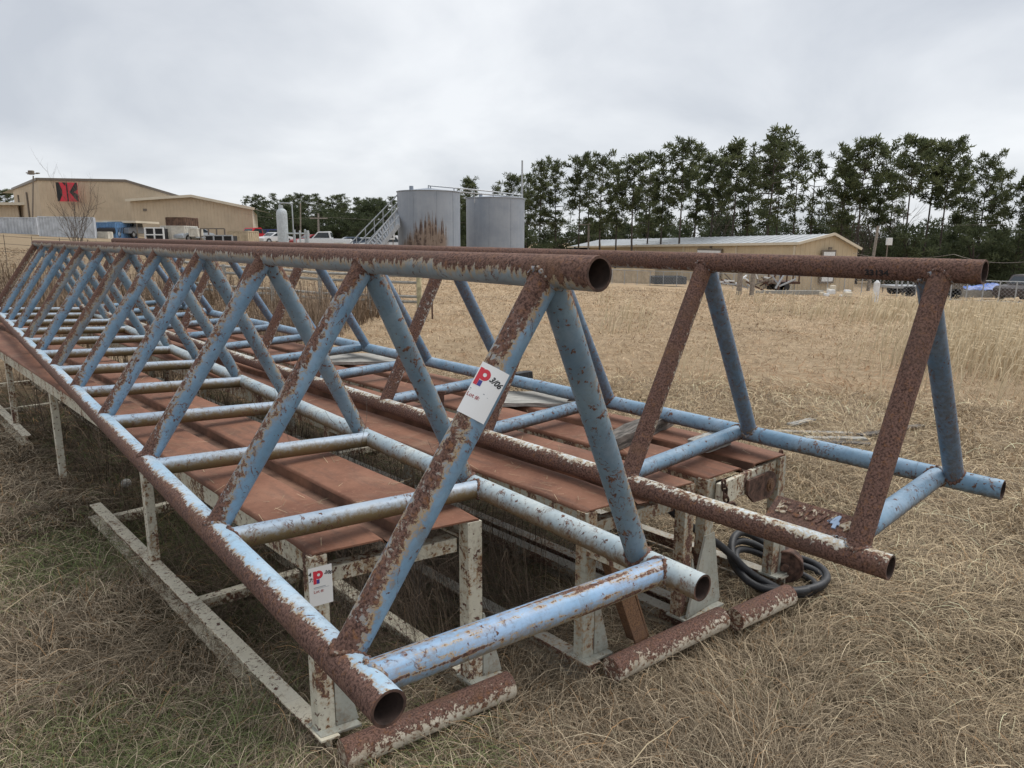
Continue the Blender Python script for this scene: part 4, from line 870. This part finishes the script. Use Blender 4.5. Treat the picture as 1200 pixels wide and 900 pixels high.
for k in range(N+1): mb.bar(A_.lerp(Al, k/N)+Vector((0, 0, .02)), B_.lerp(Bl, k/N)+Vector((0, 0, .02)), .06, .05)
mb.build('roof', M['roof'], sh)
mb = MB(); mb.bar(A_, Al, .12, .22); mb.bar(A_, B_, .1, .2); mb.bar(B_, C_, .1, .2); mb.build('eave_trim', M['tanc'], sh)
mb = MB(); e0, e1 = s0, s0.lerp(s1, .12); mb.box(((e0.x+e1.x)/2+1, (e0.y+e1.y)/2+1.5, -.6), 4, 4, 3.0); mb.build('open_bay', M['dark'], sh)
for px_ in (704, 746, 802, 864, 932):
    t_ = (px_-672)/(935-672); Yq = 1/((1-t_)/108+t_/58); q = P2(px_, Yq); mb = MB(); mb.box((q.x-.05, q.y-.1, (zbs+ze)/2-.02), .16, .12, ze-zbs-.25); mb.build('downpipe', M['tanc'], sh)
def door(px0, px1, py0, py1, Ya, Yb, name='roller_door'):
    a_, b_ = P2(px0, Ya), P2(px1, Yb); z_ = at(px0, py0, Ya).z; zl_ = at(px0, py1, Ya).z; d_ = (b_-a_); L_ = d_.length; d_ = Vector((d_.x, d_.y, 0)).normalized(); n_ = Vector((d_.y, -d_.x, 0)); m_ = Vector((*(a_+b_)/2, (z_+zl_)/2))
    f_ = MB(); f_.box(m_+n_*.10, L_+.3, .10, z_-zl_+.3, d_, n_, (0, 0, 1)); fo = f_.build('door_frame', M['brn'], sh)
    f_ = MB(); k_ = 5
    for i_ in range(k_): f_.box(m_+n_*.18+Vector((0, 0, (i_-(k_-1)/2)*(z_-zl_)/k_)), L_, .05, (z_-zl_)/k_-.03, d_, n_, (0, 0, 1))
    f_.build(name, M['white'], fo)
def Yl(px_): t_ = (px_-672)/(935-672); return 1/((1-t_)/108+t_/58)
door(820, 847, 293, 322, Yl(820)-.1, Yl(847)-.1); door(965, 978, 295, 330, 58.6, 58.9)
for px_, py_, Y_ in ((833, 289.5, Yl(833)-.3), (973, 291, 58.5)): mb = MB(); mb.box(at(px_, py_, Y_), .25, .2, .2); mb.build('wall_lamp', M['brn'], sh)

# ------------------------------------------------------------------ tanks, stairs, vessel
def tank_mat(name, stain, h_=5.):
    t = NT(name); v = t.n('ShaderNodeTexCoord').outputs['Object']; sp_ = t.n('ShaderNodeSeparateXYZ'); t.l(v, sp_.inputs[0])
    st = t.n('ShaderNodeVectorMath', operation='MULTIPLY'); t.l(v, st.inputs[0]); st.inputs[1].default_value = (5, 5, .35)
    n1 = t.noise(v, .8, 4); n2 = t.noise(st.outputs[0], 1, 5, .6)
    c = t.mix(t.map(n1, .35, .65), (.235, .268, .315), (.29, .32, .365)); c = t.mix(t.math('MULTIPLY', t.map(n2, .5, .7), .35), c, (.33, .36, .40))
    if stain:
        a = t.math('ADD', sp_.outputs[0], 0.0); w = t.math('MULTIPLY', t.map(a, -1.5, -1.25), t.map(a, 1.0, 1.3, 1, 0))
        n3 = t.noise(st.outputs[0], 1.6, 6, .7); n5 = t.noise(v, 3.5, 6, .7)
        peak = t.math('SUBTRACT', h_-1.35, t.math('MULTIPLY', t.math('ABSOLUTE', t.math('SUBTRACT', a, .25)), .75))
        hh = t.math('ADD', t.math('SUBTRACT', peak, sp_.outputs[2]), t.math('MULTIPLY', t.math('SUBTRACT', n3, .5), 3.2))
        k = t.math('MULTIPLY', w, t.map(hh, -.1, .5)); c = t.mix(t.math('MULTIPLY', k, .92), c, (.215, .150, .105))
        k2 = t.math('MULTIPLY', k, t.math('MULTIPLY', t.map(n3, .46, .56), t.map(n5, .40, .52))); c = t.mix(k2, c, (.055, .03, .022))
    t.set(t.b.inputs['Base Color'], c); t.b.inputs['Roughness'].default_value = .5; return t.mat
def tank(px0, px1, py_top, Y, stain, label, facing):
    cpx = (px0+px1)/2; r_ = (px1-px0)/2/FPX*Y*.992; b_ = gnd(cpx, Y, -.3); h_ = at(cpx, py_top+4, Y-r_*.3).z-b_.z
    th = thing('storage_tank', label, 'tank', b_); mt = tank_mat('tank_paint_stained' if stain else 'tank_paint', stain, h_); n = 64
    mb = MB(); mb.tube([(0, 0, h_*k/12) for k in range(13)], r_, n, cap=False); mb.build('shell', mt, th)
    mb = MB(); mb.add([(r_*1.0*math.cos(2*PI*k/n), r_*math.sin(2*PI*k/n), h_) for k in range(n)]+[(0, 0, h_+.25)], [(k, (k+1) % n, n) for k in range(n)], 0, True); mb.build('roof', mt, th)
    mb = MB(); mb.ring((0, 0, h_), (0, 0, 1), r_+.015, .03, 64, 6); mb.build('top_rim', mt, th)
    for zf in (.34, .67):
        mb = MB(); mb.ring((0, 0, h_*zf), (0, 0, 1), r_-.008, .016, 64, 5); mb.build('seam', mt, th)
    for a in ((-1.95, -1.2, -.6) if stain else (-2.3, -1.75, -1.0)):
        mb = MB(); mb.tube([(r_*math.cos(a), r_*math.sin(a), .0), (r_*math.cos(a), r_*math.sin(a), h_-.02)], .018, 5); mb.build('seam', mt, th)
    mb = MB(); mb.tube([(-.9, -.6, h_), (-.9, -.6, h_+.3)], .12, 10); mb.build('roof_hatch', mt, th)
    return th, b_, h_, r_
tk1, tb1, th1, tr1 = tank(467.5, 539, 220.5, 42, True, 'left grey storage tank with a brown rust stain on its side', 0)
tk2, tb2, th2, tr2 = tank(547, 614, 228.5, 46, False, 'right grey storage tank, clean and slightly shorter', 0)
rl = thing('tank_walkway_rail', 'grey handrail running over the tops of both tanks', 'handrail'); 
def line3(pts, Y): return [at(px, py, Y) for px, py in pts]
for k_, off in enumerate((0, 4)):
    pts = [at(502+off*.0, 217.5+off, 41.5), at(530, 220+off, 42.2), at(578, 224.5+off, 44.2), at(612, 229+off*.6, 45.6)]; mb = MB(); mb.tube(pts, .04, 6); mb.build('rail', M['steel'], rl)
for px_, py_, Y_ in ((502, 217, 41.5), (504.5, 217, 41.7), (532, 220, 42.4), (556, 222.5, 43.4), (578, 224.5, 44.2), (600, 227.5, 45.2)):
    q = at(px_, py_, Y_); mb = MB(); mb.tube([q, q+Vector((0, 0, -.75))], .035, 6); mb.build('post', M['steel'], rl)
vp = MB(); q = at(612, 188, 46); vp.tube([(q.x, q.y, q.z), (q.x, q.y, tb2.z+th2-.2)], [.05, .07], 8); tag(vp.build('vent_pipe', M['steel']), 'thin tall vent pipe rising from the right tank', 'pipe')
st = thing('steel_stairs', 'long grey steel staircase climbing to the left tank', 'stairs')
sb = [at(404, 292, 40), at(424, 294, 38.6)]; se = [at(466, 228, 41.5), at(467, 243, 40.2)]
for nm, off in (('stringer', 0), ('handrail', .95), ('mid_rail', .5)):
    for k in range(2):
        mb = MB(); A_ = sb[k]+Vector((0, 0, off-.95+(-.0))); B_ = se[k]+Vector((0, 0, off-.95)); 
        if nm == 'stringer': mb.bar(A_, B_, .06, .22)
        else: mb.tube([A_, B_], .035, 6)
        mb.build(nm, M['steel'], st)
mb = MB()
for k in range(22): f_ = (k+.5)/22; mb.bar(sb[0].lerp(se[0], f_)+Vector((0, 0, -.95)), sb[1].lerp(se[1], f_)+Vector((0, 0, -.95)), .22, .04)
mb.build('tread', M['steel'], st)['kind'] = 'stuff'
for k in range(2):
    for j_ in range(6): f_ = (j_+.3)/6; q = sb[k].lerp(se[k], f_); mb = MB(); mb.tube([q, q+Vector((0, 0, -.95))], .03, 6); mb.build('rail_post', M['steel'], st)
for f_ in (.35, .75):
    q = sb[0].lerp(se[0], f_)+Vector((0, 0, -.95)); mb = MB(); mb.tube([q, Vector((q.x, q.y, 0))], .06, 6); mb.build('support_leg', M['steel'], st)
# vertical pressure vessel
ve = thing('pressure_vessel', 'pale grey upright pressure vessel with pipe loop beside it', 'vessel'); Yv = 58; b_ = gnd(332, Yv); ve.location = b_; rv = 6/FPX*Yv; hv = at(332, 244, Yv).z-b_.z
mv = plain('vessel_paint', (.46, .50, .52), .5, var=.1)
mb = MB(); mb.tube([(0, 0, z_) for z_ in (0, .2, hv-.45, hv-.2, hv-.05, hv)], [rv, rv, rv, rv*.9, rv*.55, rv*.12], 24); mb.build('shell', mv, ve)
mb = MB(); mb.tube([(-.05, 0, hv-.1), (-.05, 0, hv+.25)], .18, 10); mb.build('top_nozzle', mv, ve)
mb = MB(); mb.tube([(-.1, 0, hv+.25), (-.1, 0, hv+.42), (.75, 0, hv+.38), (.86, 0, hv+.25), (.86, 0, .1)], .05, 7); mb.build('pipe_loop', M['steel'], ve)
mf = thing('pipe_manifold', 'small white pipe manifold with stub uprights beside the vessel', 'pipework', gnd(352, Yv))
for k, (px_, z_) in enumerate(((346, 1.35), (352, 1.3), (358, 1.4), (361, 1.3))):
    mb = MB(); x_ = (px_-352)/FPX*Yv; mb.tube([(x_, 0, -.2), (x_, 0, z_+.5)], .07 if k < 3 else .12, 7); mb.build('upright', mv, mf)
mb = MB(); mb.tube([(-.95, 0, 1.55), (.75, 0, 1.55)], .06, 7); mb.build('header_pipe', mv, mf)

# ------------------------------------------------------------------ poles, wires, signs, fences
def pole(px, Y, py_top, label, r_=.12, lean=0., arm=None, name='utility_pole', mat='twig'):
    b_ = gnd(px, Y, -.1); top = at(px+lean, py_top, Y); th = thing(name, label, 'pole', b_)
    mb = MB(); mb.tube([(0, 0, 0), top-b_], [r_, r_*.75], 8); mb.build('post', M[mat], th)
    if arm: mb = MB(); q = top-b_+Vector((0, 0, -.5)); mb.bar(q+Vector((-arm, 0, 0)), q+Vector((arm, 0, 0)), .1, .12); mb.build('crossarm', M[mat], th)
    return th
mt_p = plain('grey_pole_wood', (.27, .235, .20), .9, var=.2); M['pole'] = mt_p
pole(1023, 63, 265, 'leaning grey utility pole right of the shed', .16, 6, None, mat='pole')
pole(373, 75, 250, 'thin utility pole with crossarm beside the grey vessel', .12, 0, .9, mat='pole')
pole(352, 80, 238, 'taller faint pole behind the vessel pipework', .09, 0, None, mat='pole')
pole(690, 84, 258, 'utility pole with crossarm in front of the dark pines', .13, 0, 1.2, mat='pole')
lpx = pole(39, 80, 206, 'slim light pole with floodlights beside the tan building', .09, 0, None, 'light_pole', 'brn')
q = at(38, 204, 80)-lpx.location
mb = MB(); mb.bar(q+Vector((-.55, 0, 0)), q+Vector((.65, 0, .05)), .08, .08); mb.box(q+Vector((-.05, -.1, .15)), .55, .35, .45, b=.08); mb.box(q+Vector((.6, 0, .1)), .3, .3, .12, b=.03); mb.box(q+Vector((-.5, 0, .12)), .25, .3, .1, b=.03); mb.build('floodlight', M['brn'], lpx)
def wire(name, label, pts, r_=.012):
    mb = MB(); out = []
    for a_, b2 in zip(pts[:-1], pts[1:]):
        for t_ in np.linspace(0, 1, 9): p_ = a_.lerp(b2, t_); out.append(p_+Vector((0, 0, -.35*4*t_*(1-t_))))
    mb.tube(out, r_*.8, 4, cap=False); return tag(mb.build(name, M['brn']), label, 'wire')
wire('overhead_wire', 'upper overhead wire across the pine row', [at(285, 250, 76), at(373, 254, 75), at(690, 260, 84), at(1220, 262, 70)], .012)
wire('overhead_wire', 'lower overhead wire across the pine row', [at(610, 280, 84), at(690, 276, 84), at(1000, 294, 75)], .012)
wire('overhead_wire', 'low wire crossing behind the right end of the rear top pipe', [at(1000, 297, 55), at(1118, 298, 50), at(1215, 305, 46)], .02)
def post_sign(px, Y, w, h, py_c, label, art=True):
    b_ = gnd(px, Y, -.1); c = at(px, py_c, Y)-b_; th = thing('sign', label, 'sign', b_); mb = MB(); mb.box(c, w, .05, h); mb.build('panel', M['white'], th)
    mb = MB(); [mb.tube([(x_, .04, 0), (x_, .04, c.z)], .03, 6) for x_ in (-w*.3, w*.3)]; mb.build('post', M['brn'], th)
    if art:
        V_, F_ = text_mesh('BTB', h*.62, .01); mb = MB(); mx_ = max(v.x for v in V_); mb.add([(c.x+(v.x-mx_/2)*.9, -.03, c.z+v.y-h*.22) for v in V_], F_); mb.build('lettering', M['dark'], th)
post_sign(457.5, 52, .62, .46, 277, 'small white sign with dark lettering left of the tanks')
bxp = thing('transformer_box', 'white box high on a slim post before the pines', 'box', gnd(1042, 60)); q = at(1042, 283, 60)-bxp.location
mb = MB(); mb.box(q, .42, .3, .6, b=.03); mb.build('housing', M['white'], bxp); mb = MB(); mb.tube([(0, .2, 0), (0, .2, q.z+.3)], .05, 6); mb.build('post', M['brn'], bxp)
# white marker posts and fence posts in the field
def marker(px, Y, py_t, py_b, label, mat, r_=.09, group=None):
    b_ = at(px, py_b, Y); b_.z = float(gz(b_.x, b_.y))-.05; t_ = at(px, py_t, Y); h_ = max(.6, t_.z-b_.z); th = thing('marker_post', label, 'post', b_, group=group); mb = MB(); mb.tube([(0, 0, 0), (0.02, 0, h_)], r_, 8); mb.tube([(0.02, 0, h_), (.02, 0, h_+.1)], [r_*.8, r_*.3], 8); mb.build('post', M[mat], th); return th
marker(1026, 33, 331, 345, 'short white post at the far edge of the field', 'white', .14)
marker(866, 38, 320, 340, 'left of two thick grey posts before the shed', 'pole', .15); marker(881, 38, 320, 341, 'right of two thick grey posts before the shed', 'pole', .13)
# chain-link fence along the shed
def mesh_fence(name, label, A_, B_, h_, n, mat='steel', mesh=True, rails=(1.0,), r_=.028, wires=0):
    th = thing(name, label, 'fence', A_)
    for k in range(n+1):
        p_ = A_.lerp(B_, k/n); p_.z = float(gz(p_.x, p_.y)); mb = MB(); q = p_-A_; mb.tube([q, q+Vector((0, 0, h_))], r_*1.3, 6); mb.build('post', M[mat], th)
    for f_ in rails:
        mb = MB(); pts = []
        for k in range(n+1): p_ = A_.lerp(B_, k/n); p_.z = float(gz(p_.x, p_.y))+h_*f_; pts.append(p_-A_)
        mb.tube(pts, r_, 6); mb.build('rail', M[mat], th)
    if mesh:
        mb = MB(); L_ = (B_-A_).length; pit = .22
        N_ = int(L_/pit); d_ = (B_-A_)/L_
        for k in range(-int(h_/pit), N_):
            for s_ in (1, -1):
                a_ = k*pit; b2 = a_+h_
                lo_, hi_ = max(a_, 0), min(b2, L_)
                if hi_ <= lo_: continue
                f0, f1 = (lo_-a_)/h_, (hi_-a_)/h_
                P_ = []
                for l_, f_ in ((lo_, f0), (hi_, f1)):
                    p_ = A_+d_*l_; zz = float(gz(p_.x, p_.y)); P_.append(Vector((p_.x, p_.y, zz+(f_ if s_ > 0 else 1-f_)*h_))-A_)
                mb.bar(P_[0], P_[1], .009, .009)
        mb.build('wire_mesh', M['steel'], th)['kind'] = 'stuff'
    return th
fA = gnd(1085, 43); fB = gnd(1240, 40)
mesh_fence('chain_link_fence', 'chain link fence before the blue tarp at the right edge', fA, fB, 1.25, 8, rails=(.98, .05))
mesh_fence('chain_link_fence', 'chain link fence along the front of the tan shed', gnd(690, 58), gnd(1080, 46), 1.15, 22, rails=(.98,), mesh=True, r_=.02)
# pipe rail fence behind the near truss, at left
rf = mesh_fence('pipe_rail_fence', 'weathered pipe rail fence seen through the trusses', gnd(205, 17.0), gnd(489, 16.3), 1.0, 5, mat='woodp', mesh=False, rails=(.95, .80, .48, .36), r_=.035)
mb = MB(); b_ = gnd(490, 16); mb.tube([b_, b_+Vector((0, 0, 1.05))], .055, 10); yp = plain('yellowed_post', (.47, .43, .27), .8, var=.25); tag(mb.build('fence_post', yp), 'pale yellow end post of the pipe rail fence', 'post')
mb = MB(); b_ = gnd(505, 16); mb.tube([b_, b_+Vector((0, 0, .95))], .02, 8); tag(mb.build('fence_post', M['rust']), 'thin rusty post right of the pale yellow fence post', 'post')
# wire fence at far left
wf = mesh_fence('wire_fence', 'thin wire fence in the weeds at the left edge', gnd(-60, 26), gnd(135, 26), 1.1, 6, mat='twig', mesh=False, rails=(.95, .7, .45), r_=.008)

# ------------------------------------------------------------------ yard things at left: containers, vehicles, racks
def corr_box(name, label, cat, px0, px1, py_t, py_b, Y, depth, mat, pitch=.28, Y1=None, group=None):
    a_, b_ = P2(px0, Y), P2(px1, Y1 or Y); zt_, zb_ = at(px0, py_t, Y).z, at(px0, py_b, Y).z; th = thing(name, label, cat, (a_.x, a_.y, zb_), group=group)
    d_ = (b_-a_).normalized(); n_ = Vector((-d_.y, d_.x)); P_ = [Vector((0, 0)), b_-a_, b_-a_+n_*depth, n_*depth]; H_ = zt_-zb_
    for k in range(4): mb = MB(); rib_wall(mb, P_[k], P_[(k+1) % 4], .08, lambda u: H_-.06, pitch, .07); mb.build('wall_panel', mat, th)
    mb = MB(); mb.add([(p_.x, p_.y, H_-.03) for p_ in P_], [(0, 1, 2, 3)]); mb.build('roof', mat, th)
    mb = MB()
    for k in range(4):
        p_, q_ = P_[k], P_[(k+1) % 4]; mb.bar((p_.x, p_.y, .05), (q_.x, q_.y, .05), .1, .12); mb.bar((p_.x, p_.y, H_), (q_.x, q_.y, H_), .1, .1); mb.bar((p_.x, p_.y, 0), (p_.x, p_.y, H_), .12, .12, up=(0, 1, 0))
    mb.build('frame', mat, th); return th
mcw = plain('pale_container', (.50, .53, .57), .55, nscale=2, var=.12); mcb = plain('blue_container', (.12, .25, .45), .5, nscale=2, var=.1); mcr = plain('rusty_box', (.13, .075, .05), .8, nscale=3, var=.3); mct = plain('tan_bin', (.47, .38, .26), .6, nscale=3, var=.12); mcy = plain('cream_box', (.58, .55, .48), .55, nscale=3, var=.1)
corr_box('shipping_container', 'long pale grey container at the left edge, seen side on', 'container', -25, 45.5, 255, 277, 70, 2.4, mcw, .3)
corr_box('shipping_container', 'pale grey container behind the leafless shrub', 'container', 48, 112, 254, 281, 66, 2.4, mcw, .22, Y1=68)
corr_box('shipping_container', 'blue container under the carport roof', 'container', 114, 137, 261, 281, 74, 4, mcb, .3)
corr_box('box_trailer', 'cream box trailer right of the dark slatted rack', 'trailer', 190, 217, 265, 284, 72, 3, mcy, .5)
corr_box('steel_box', 'dark rusty steel box raised above the cream trailer', 'box', 197, 219, 255, 268, 76, 3, mcr, .5)
corr_box('steel_bin', 'tan open bin near the right corner of the tan building', 'bin', 267, 291, 271, 286, 74, 3, mct, .6)
corr_box('equipment_box', 'white equipment box beside the rusty raised box', 'box', 223, 232, 268, 277, 72, 1.2, mcy, .6)
corr_box('equipment_box', 'small white box standing in front of the blue container', 'box', 116, 127, 272, 281, 70, .8, mcy, .6)
corr_box('equipment_box', 'white square box beside the parked white pickup', 'box', 392, 402, 285, 291.5, 70, .8, mcy, .6)
cp = thing('carport', 'low carport roof with pale edge in front of the tan wall', 'carport', gnd(135, 76)); q0 = at(112, 259, 76)-cp.location; q1_ = at(162, 261, 76)-cp.location
mb = MB(); mb.box((q0+q1_)/2+Vector((0, 2, 0)), (q1_-q0).length, 5, .22); mb.build('roof', M['tanc'], cp)
for px_ in (113, 160):
    q = at(px_, 262, 74.2)-cp.location; mb = MB(); mb.tube([q, Vector((q.x, q.y, -.5))], .06, 6); mb.build('post', M['brn'], cp)
def rack(px0, px1, py_t, py_b, Y, label, mat, cols=2, rows=2, fill=True, name='storage_rack'):
    a_, b_ = at(px0, py_b, Y), at(px1, py_t, Y); th = thing(name, label, 'rack', a_); w_r = b_.x-a_.x; h_r = b_.z-a_.z
    for k in range(cols+1): mb = MB(); mb.box((w_r*k/cols, 0, h_r/2), .12, .12, h_r); mb.build('upright', mat, th)
    for k in range(rows+1): mb = MB(); mb.box((w_r/2, 0.01, h_r*k/rows), w_r, .1, .11); mb.build('rail', mat, th)
    if fill: mb = MB(); mb.box((w_r/2, .8, h_r/2), w_r*.96, 1.2, h_r*.9); mb.build('stacked_load', M['dark'], th)
rack(171, 191, 267, 283, 71, 'white framed rack with dark stacked load', M['white'])
rack(236, 263, 268, 286, 71, 'brown steel rack holding pipe before the tan wall', M['brn'], 3, 2, False); rack(240, 272, 276, 285, 70, 'low grey pipe rack at the foot of the tan wall', M['steel'], 3, 1, True)
# vehicles
def vehicle(label, cat, px, Y, rz, col, kind='pickup', name=None):
    b_ = gnd(px, Y, 0); b_.z = max(b_.z, at(px, 286, Y).z-.2) if px < 320 else b_.z
    th = thing(name or 'parked_'+kind, label, cat, b_, rz, 'vehicles parked in the yard'); mt = plain('car_paint', col, .3, var=.05)
    L_ = 5.4 if kind == 'pickup' else 4.6; w_v = 1.85
    if kind == 'pickup': body = [(-2.6, .45), (-2.62, .95), (-2.45, 1.05), (-1.15, 1.12), (.55, 1.12), (2.6, 1.08), (2.65, .5)]; cab = [(-1.2, 1.1), (-.55, 1.78), (.55, 1.82), (.75, 1.1)]
    elif kind == 'suv': body = [(-2.3, .4), (-2.32, .85), (-2.1, 1.0), (-1.0, 1.08), (2.2, 1.08), (2.3, .9), (2.3, .45)]; cab = [(-1.1, 1.06), (-.45, 1.68), (1.7, 1.72), (2.2, 1.06)]
    else: body = [(-2.2, .35), (-2.25, .7), (-2.0, .85), (-.9, .93), (1.7, .95), (2.2, .85), (2.22, .4)]; cab = [(-1.0, .92), (-.25, 1.40), (.95, 1.42), (1.75, .93)]
    for nm, poly, ins in (('body', body, 0), ('cabin', cab, .12)):
        bm = bmesh.new(); vs_ = [bm.verts.new((x, -w_v/2+ins, z)) for x, z in poly]; f_ = bm.faces.new(vs_); ex_ = bmesh.ops.extrude_face_region(bm, geom=[f_]); bmesh.ops.translate(bm, verts=[v for v in ex_['geom'] if isinstance(v, bmesh.types.BMVert)], vec=(0, w_v-2*ins, 0)); bmesh.ops.recalc_face_normals(bm, faces=bm.faces[:]); bmesh.ops.bevel(bm, geom=bm.edges[:], offset=.06, segments=2, affect='EDGES')
        me = bpy.data.meshes.new(nm); bm.to_mesh(me); bm.free(); me.materials.append(mt); o = bpy.data.objects.new(nm, me); COL.objects.link(o); o.parent = th
    zc_, zt_ = cab[0][1]+.08, cab[1][1]-.1
    for s_ in (-1, 1):
        mb = MB(); y_ = s_*(w_v/2-.125+.012); xa, xb = cab[0][0]+.22, cab[3][0]-.18; xt0, xt1 = cab[1][0]+.06, cab[2][0]-.08; mb.prism([(xa, y_, zc_), (xb, y_, zc_), (xt1, y_, zt_), (xt0, y_, zt_)], (0, s_*.01, 0)); mb.build('side_window', M['glass'], th)
    for i0, i1, nm in ((0, 1, 'windscreen'), (3, 2, 'rear_window')):
        p0, p1_ = Vector((cab[i0][0], 0, cab[i0][1])), Vector((cab[i1][0], 0, cab[i1][1])); a_, b2 = p0.lerp(p1_, .15), p0.lerp(p1_, .85); n_ = Vector((-1 if i0 == 0 else 1, 0, .6)).normalized()*.015
        mb = MB(); hw = w_v/2-.25; mb.add([a_+n_+Vector((0, -hw, 0)), a_+n_+Vector((0, hw, 0)), b2+n_+Vector((0, hw*.92, 0)), b2+n_+Vector((0, -hw*.92, 0))], [(0, 1, 2, 3)]); mb.build(nm, M['glass'], th)
    for x_ in (-L_*.31, L_*.30):
        for s_ in (-1, 1):
            mb = MB(); mb.tube([(x_, s_*(w_v/2-.2), .36), (x_, s_*(w_v/2+.02), .36)], .36, 18); wh = mb.build('wheel', M['rubber'], th); mb = MB(); mb.tube([(x_, s_*(w_v/2-.1), .36), (x_, s_*(w_v/2+.03), .36)], .2, 12); mb.build('rim', M['steel'], wh)
    return th
vehicle('white pickup truck parked left of the small white box', 'pickup', 381, 72, .1, (.72, .73, .74))
vehicle('white sedan parked at the foot of the steel stairs', 'car', 444, 66, .05, (.68, .69, .70), 'suv')
vehicle('grey car half hidden beside the left tank', 'car', 464, 70, .1, (.25, .26, .27), 'sedan')
vehicle('dark red car parked right of the vessel pipework', 'car', 364, 82, .9, (.33, .03, .035), 'sedan')
vehicle('bright red pickup truck at the right corner of the tan building', 'pickup', 298, 85, 1.1, (.50, .025, .035))
vehicle('dark blue car parked between red truck and vessel', 'car', 313, 90, 1.2, (.03, .04, .13), 'suv')
vehicle('white car with front wheel showing left of the vessel', 'car', 321, 84, 1.0, (.66, .67, .68), 'sedan')
vehicle('grey pickup truck with dark bed load in front of the carport', 'pickup', 157, 78, 1.571, (.24, .27, .31))
vehicle('black vehicle parked just left of the grey pickup', 'car', 140, 76, 1.52, (.03, .03, .035), 'suv')
vehicle('silver car parked under the white equipment box', 'car', 226, 74, 1.2, (.40, .44, .48), 'sedan')
for k, (px_, Y_) in enumerate(((408, 74), (425, 78))): vehicle(['blue grey car just right of the white square box', 'white car behind the foot of the stairs'][k], 'car', px_, Y_, .4, [(.12, .15, .2), (.62, .63, .64)][k], 'sedan')
# things by the shed
def trailer(px0, px1, Y, label, mat):
    a_, b_ = gnd(px0, Y), gnd(px1, Y); th = thing('flatbed_trailer', label, 'trailer', a_); L_ = (b_-a_).length; d_ = (b_-a_)/L_; rzv = math.atan2(d_.y, d_.x); th.rotation_euler = (0, 0, rzv)
    mb = MB(); mb.box((L_/2, 0, .62), L_, 2, .16); mb.build('bed', mat, th)
    for x_ in np.linspace(.1, L_-.1, 6): mb = MB(); mb.box((x_, -1, .95), .08, .08, .6); mb.build('stake', mat, th)
    for x_ in (L_*.4, L_*.55):
        for s_ in (-1, 1): mb = MB(); mb.tube([(x_, s_*.8, .35), (x_, s_*1.02, .35)], .34, 14); mb.build('wheel', M['rubber'], th)
trailer(896, 935, 50, 'rusty brown flatbed trailer parked before the shed', M['rust']); trailer(1045, 1082, 50, 'low grey trailer behind the rusty end frame', M['steel']); trailer(1108, 1125, 47, 'small dark trailer left of the blue tarp', M['brn'])
corr_box('steel_bin', 'dark grey skip with tarp left of the thick grey posts', 'bin', 770, 806, 325, 333, 55, 2, plain('dark_skip', (.09, .10, .11), .6), .6)
corr_box('equipment_box', 'pale tan tank box at the left of the shed fence', 'box', 712, 768, 316, 333, 62, 2, mct, .7)
ml = thing('junk_pile', 'heap of grey scrap steel before the shed', 'scrap', gnd(884, 47)); 
for k in range(26):
    mb = MB(); x_, y_ = random.uniform(-1.9, 1.9), random.uniform(-.8, .8); a = random.uniform(0, PI); mb.bar((x_, y_, random.uniform(.1, .9)), (x_+math.cos(a)*random.uniform(.4, 1.4), y_+.4*math.sin(a), random.uniform(.1, 1.2)), .09, .09); mb.build('scrap_piece', M[random.choice(('steel', 'rust', 'brn', 'white', 'steel'))], ml)
# boat / skiff under blue tarp
tp = thing('tarped_boat', 'boat hull covered by a bright blue tarp behind the fence', 'boat', gnd(1160, 48)); mtp = plain('blue_tarp', (.015, .10, .42), .45, nscale=4, var=.25, bump=.4)
mb = MB(); V_ = []; nn_, mm_ = 24, 9
for i_ in range(nn_+1):
    for j_ in range(mm_+1):
        u, v_ = i_/nn_*2-1, j_/mm_*2-1; V_.append((u*1.75+.25, v_*.8*(1-.3*abs(u)), .62+.42*(1-u*u*.7)*(1-v_*v_)*(.75+.45*math.sin(u*5+v_*3)*.5)+.10*random.random()))
mb.add(V_, [(i_*(mm_+1)+j_, (i_+1)*(mm_+1)+j_, (i_+1)*(mm_+1)+j_+1, i_*(mm_+1)+j_+1) for i_ in range(nn_) for j_ in range(mm_)], 0, True); mb.build('tarp', mtp, tp)
mb = MB(); mb.prism([(-2.6, -.8, .65), (2.0, -.8, .6), (1.8, -.7, .15), (-1.7, -.7, .15)], (0, 1.6, 0)); mb.build('hull', M['woodp'], tp)
vehicle('dark old vehicle at the right edge beside the blue tarp', 'car', 1212, 46, .5, (.05, .04, .04), 'suv')
db = thing('debris_heap', 'white and tan rubbish heap at the field edge', 'rubbish', gnd(986, 42))
for k in range(8): mb = MB(); mb.box((random.uniform(-.8, .8), random.uniform(-.3, .3), random.uniform(.05, .6)*(1 if k < 5 else .4)), random.uniform(.2, .55), .3, random.uniform(.15, .4), b=.05); mb.build('rubbish_piece', M[random.choice(('white', 'woodp', 'tanc'))], db)
plank('log', 'pale fallen log lying along the field edge left of the rubbish', tuple(gnd(930, 43, .12)), 4.2, .25, .25, .1, M['woodp'], 'log')
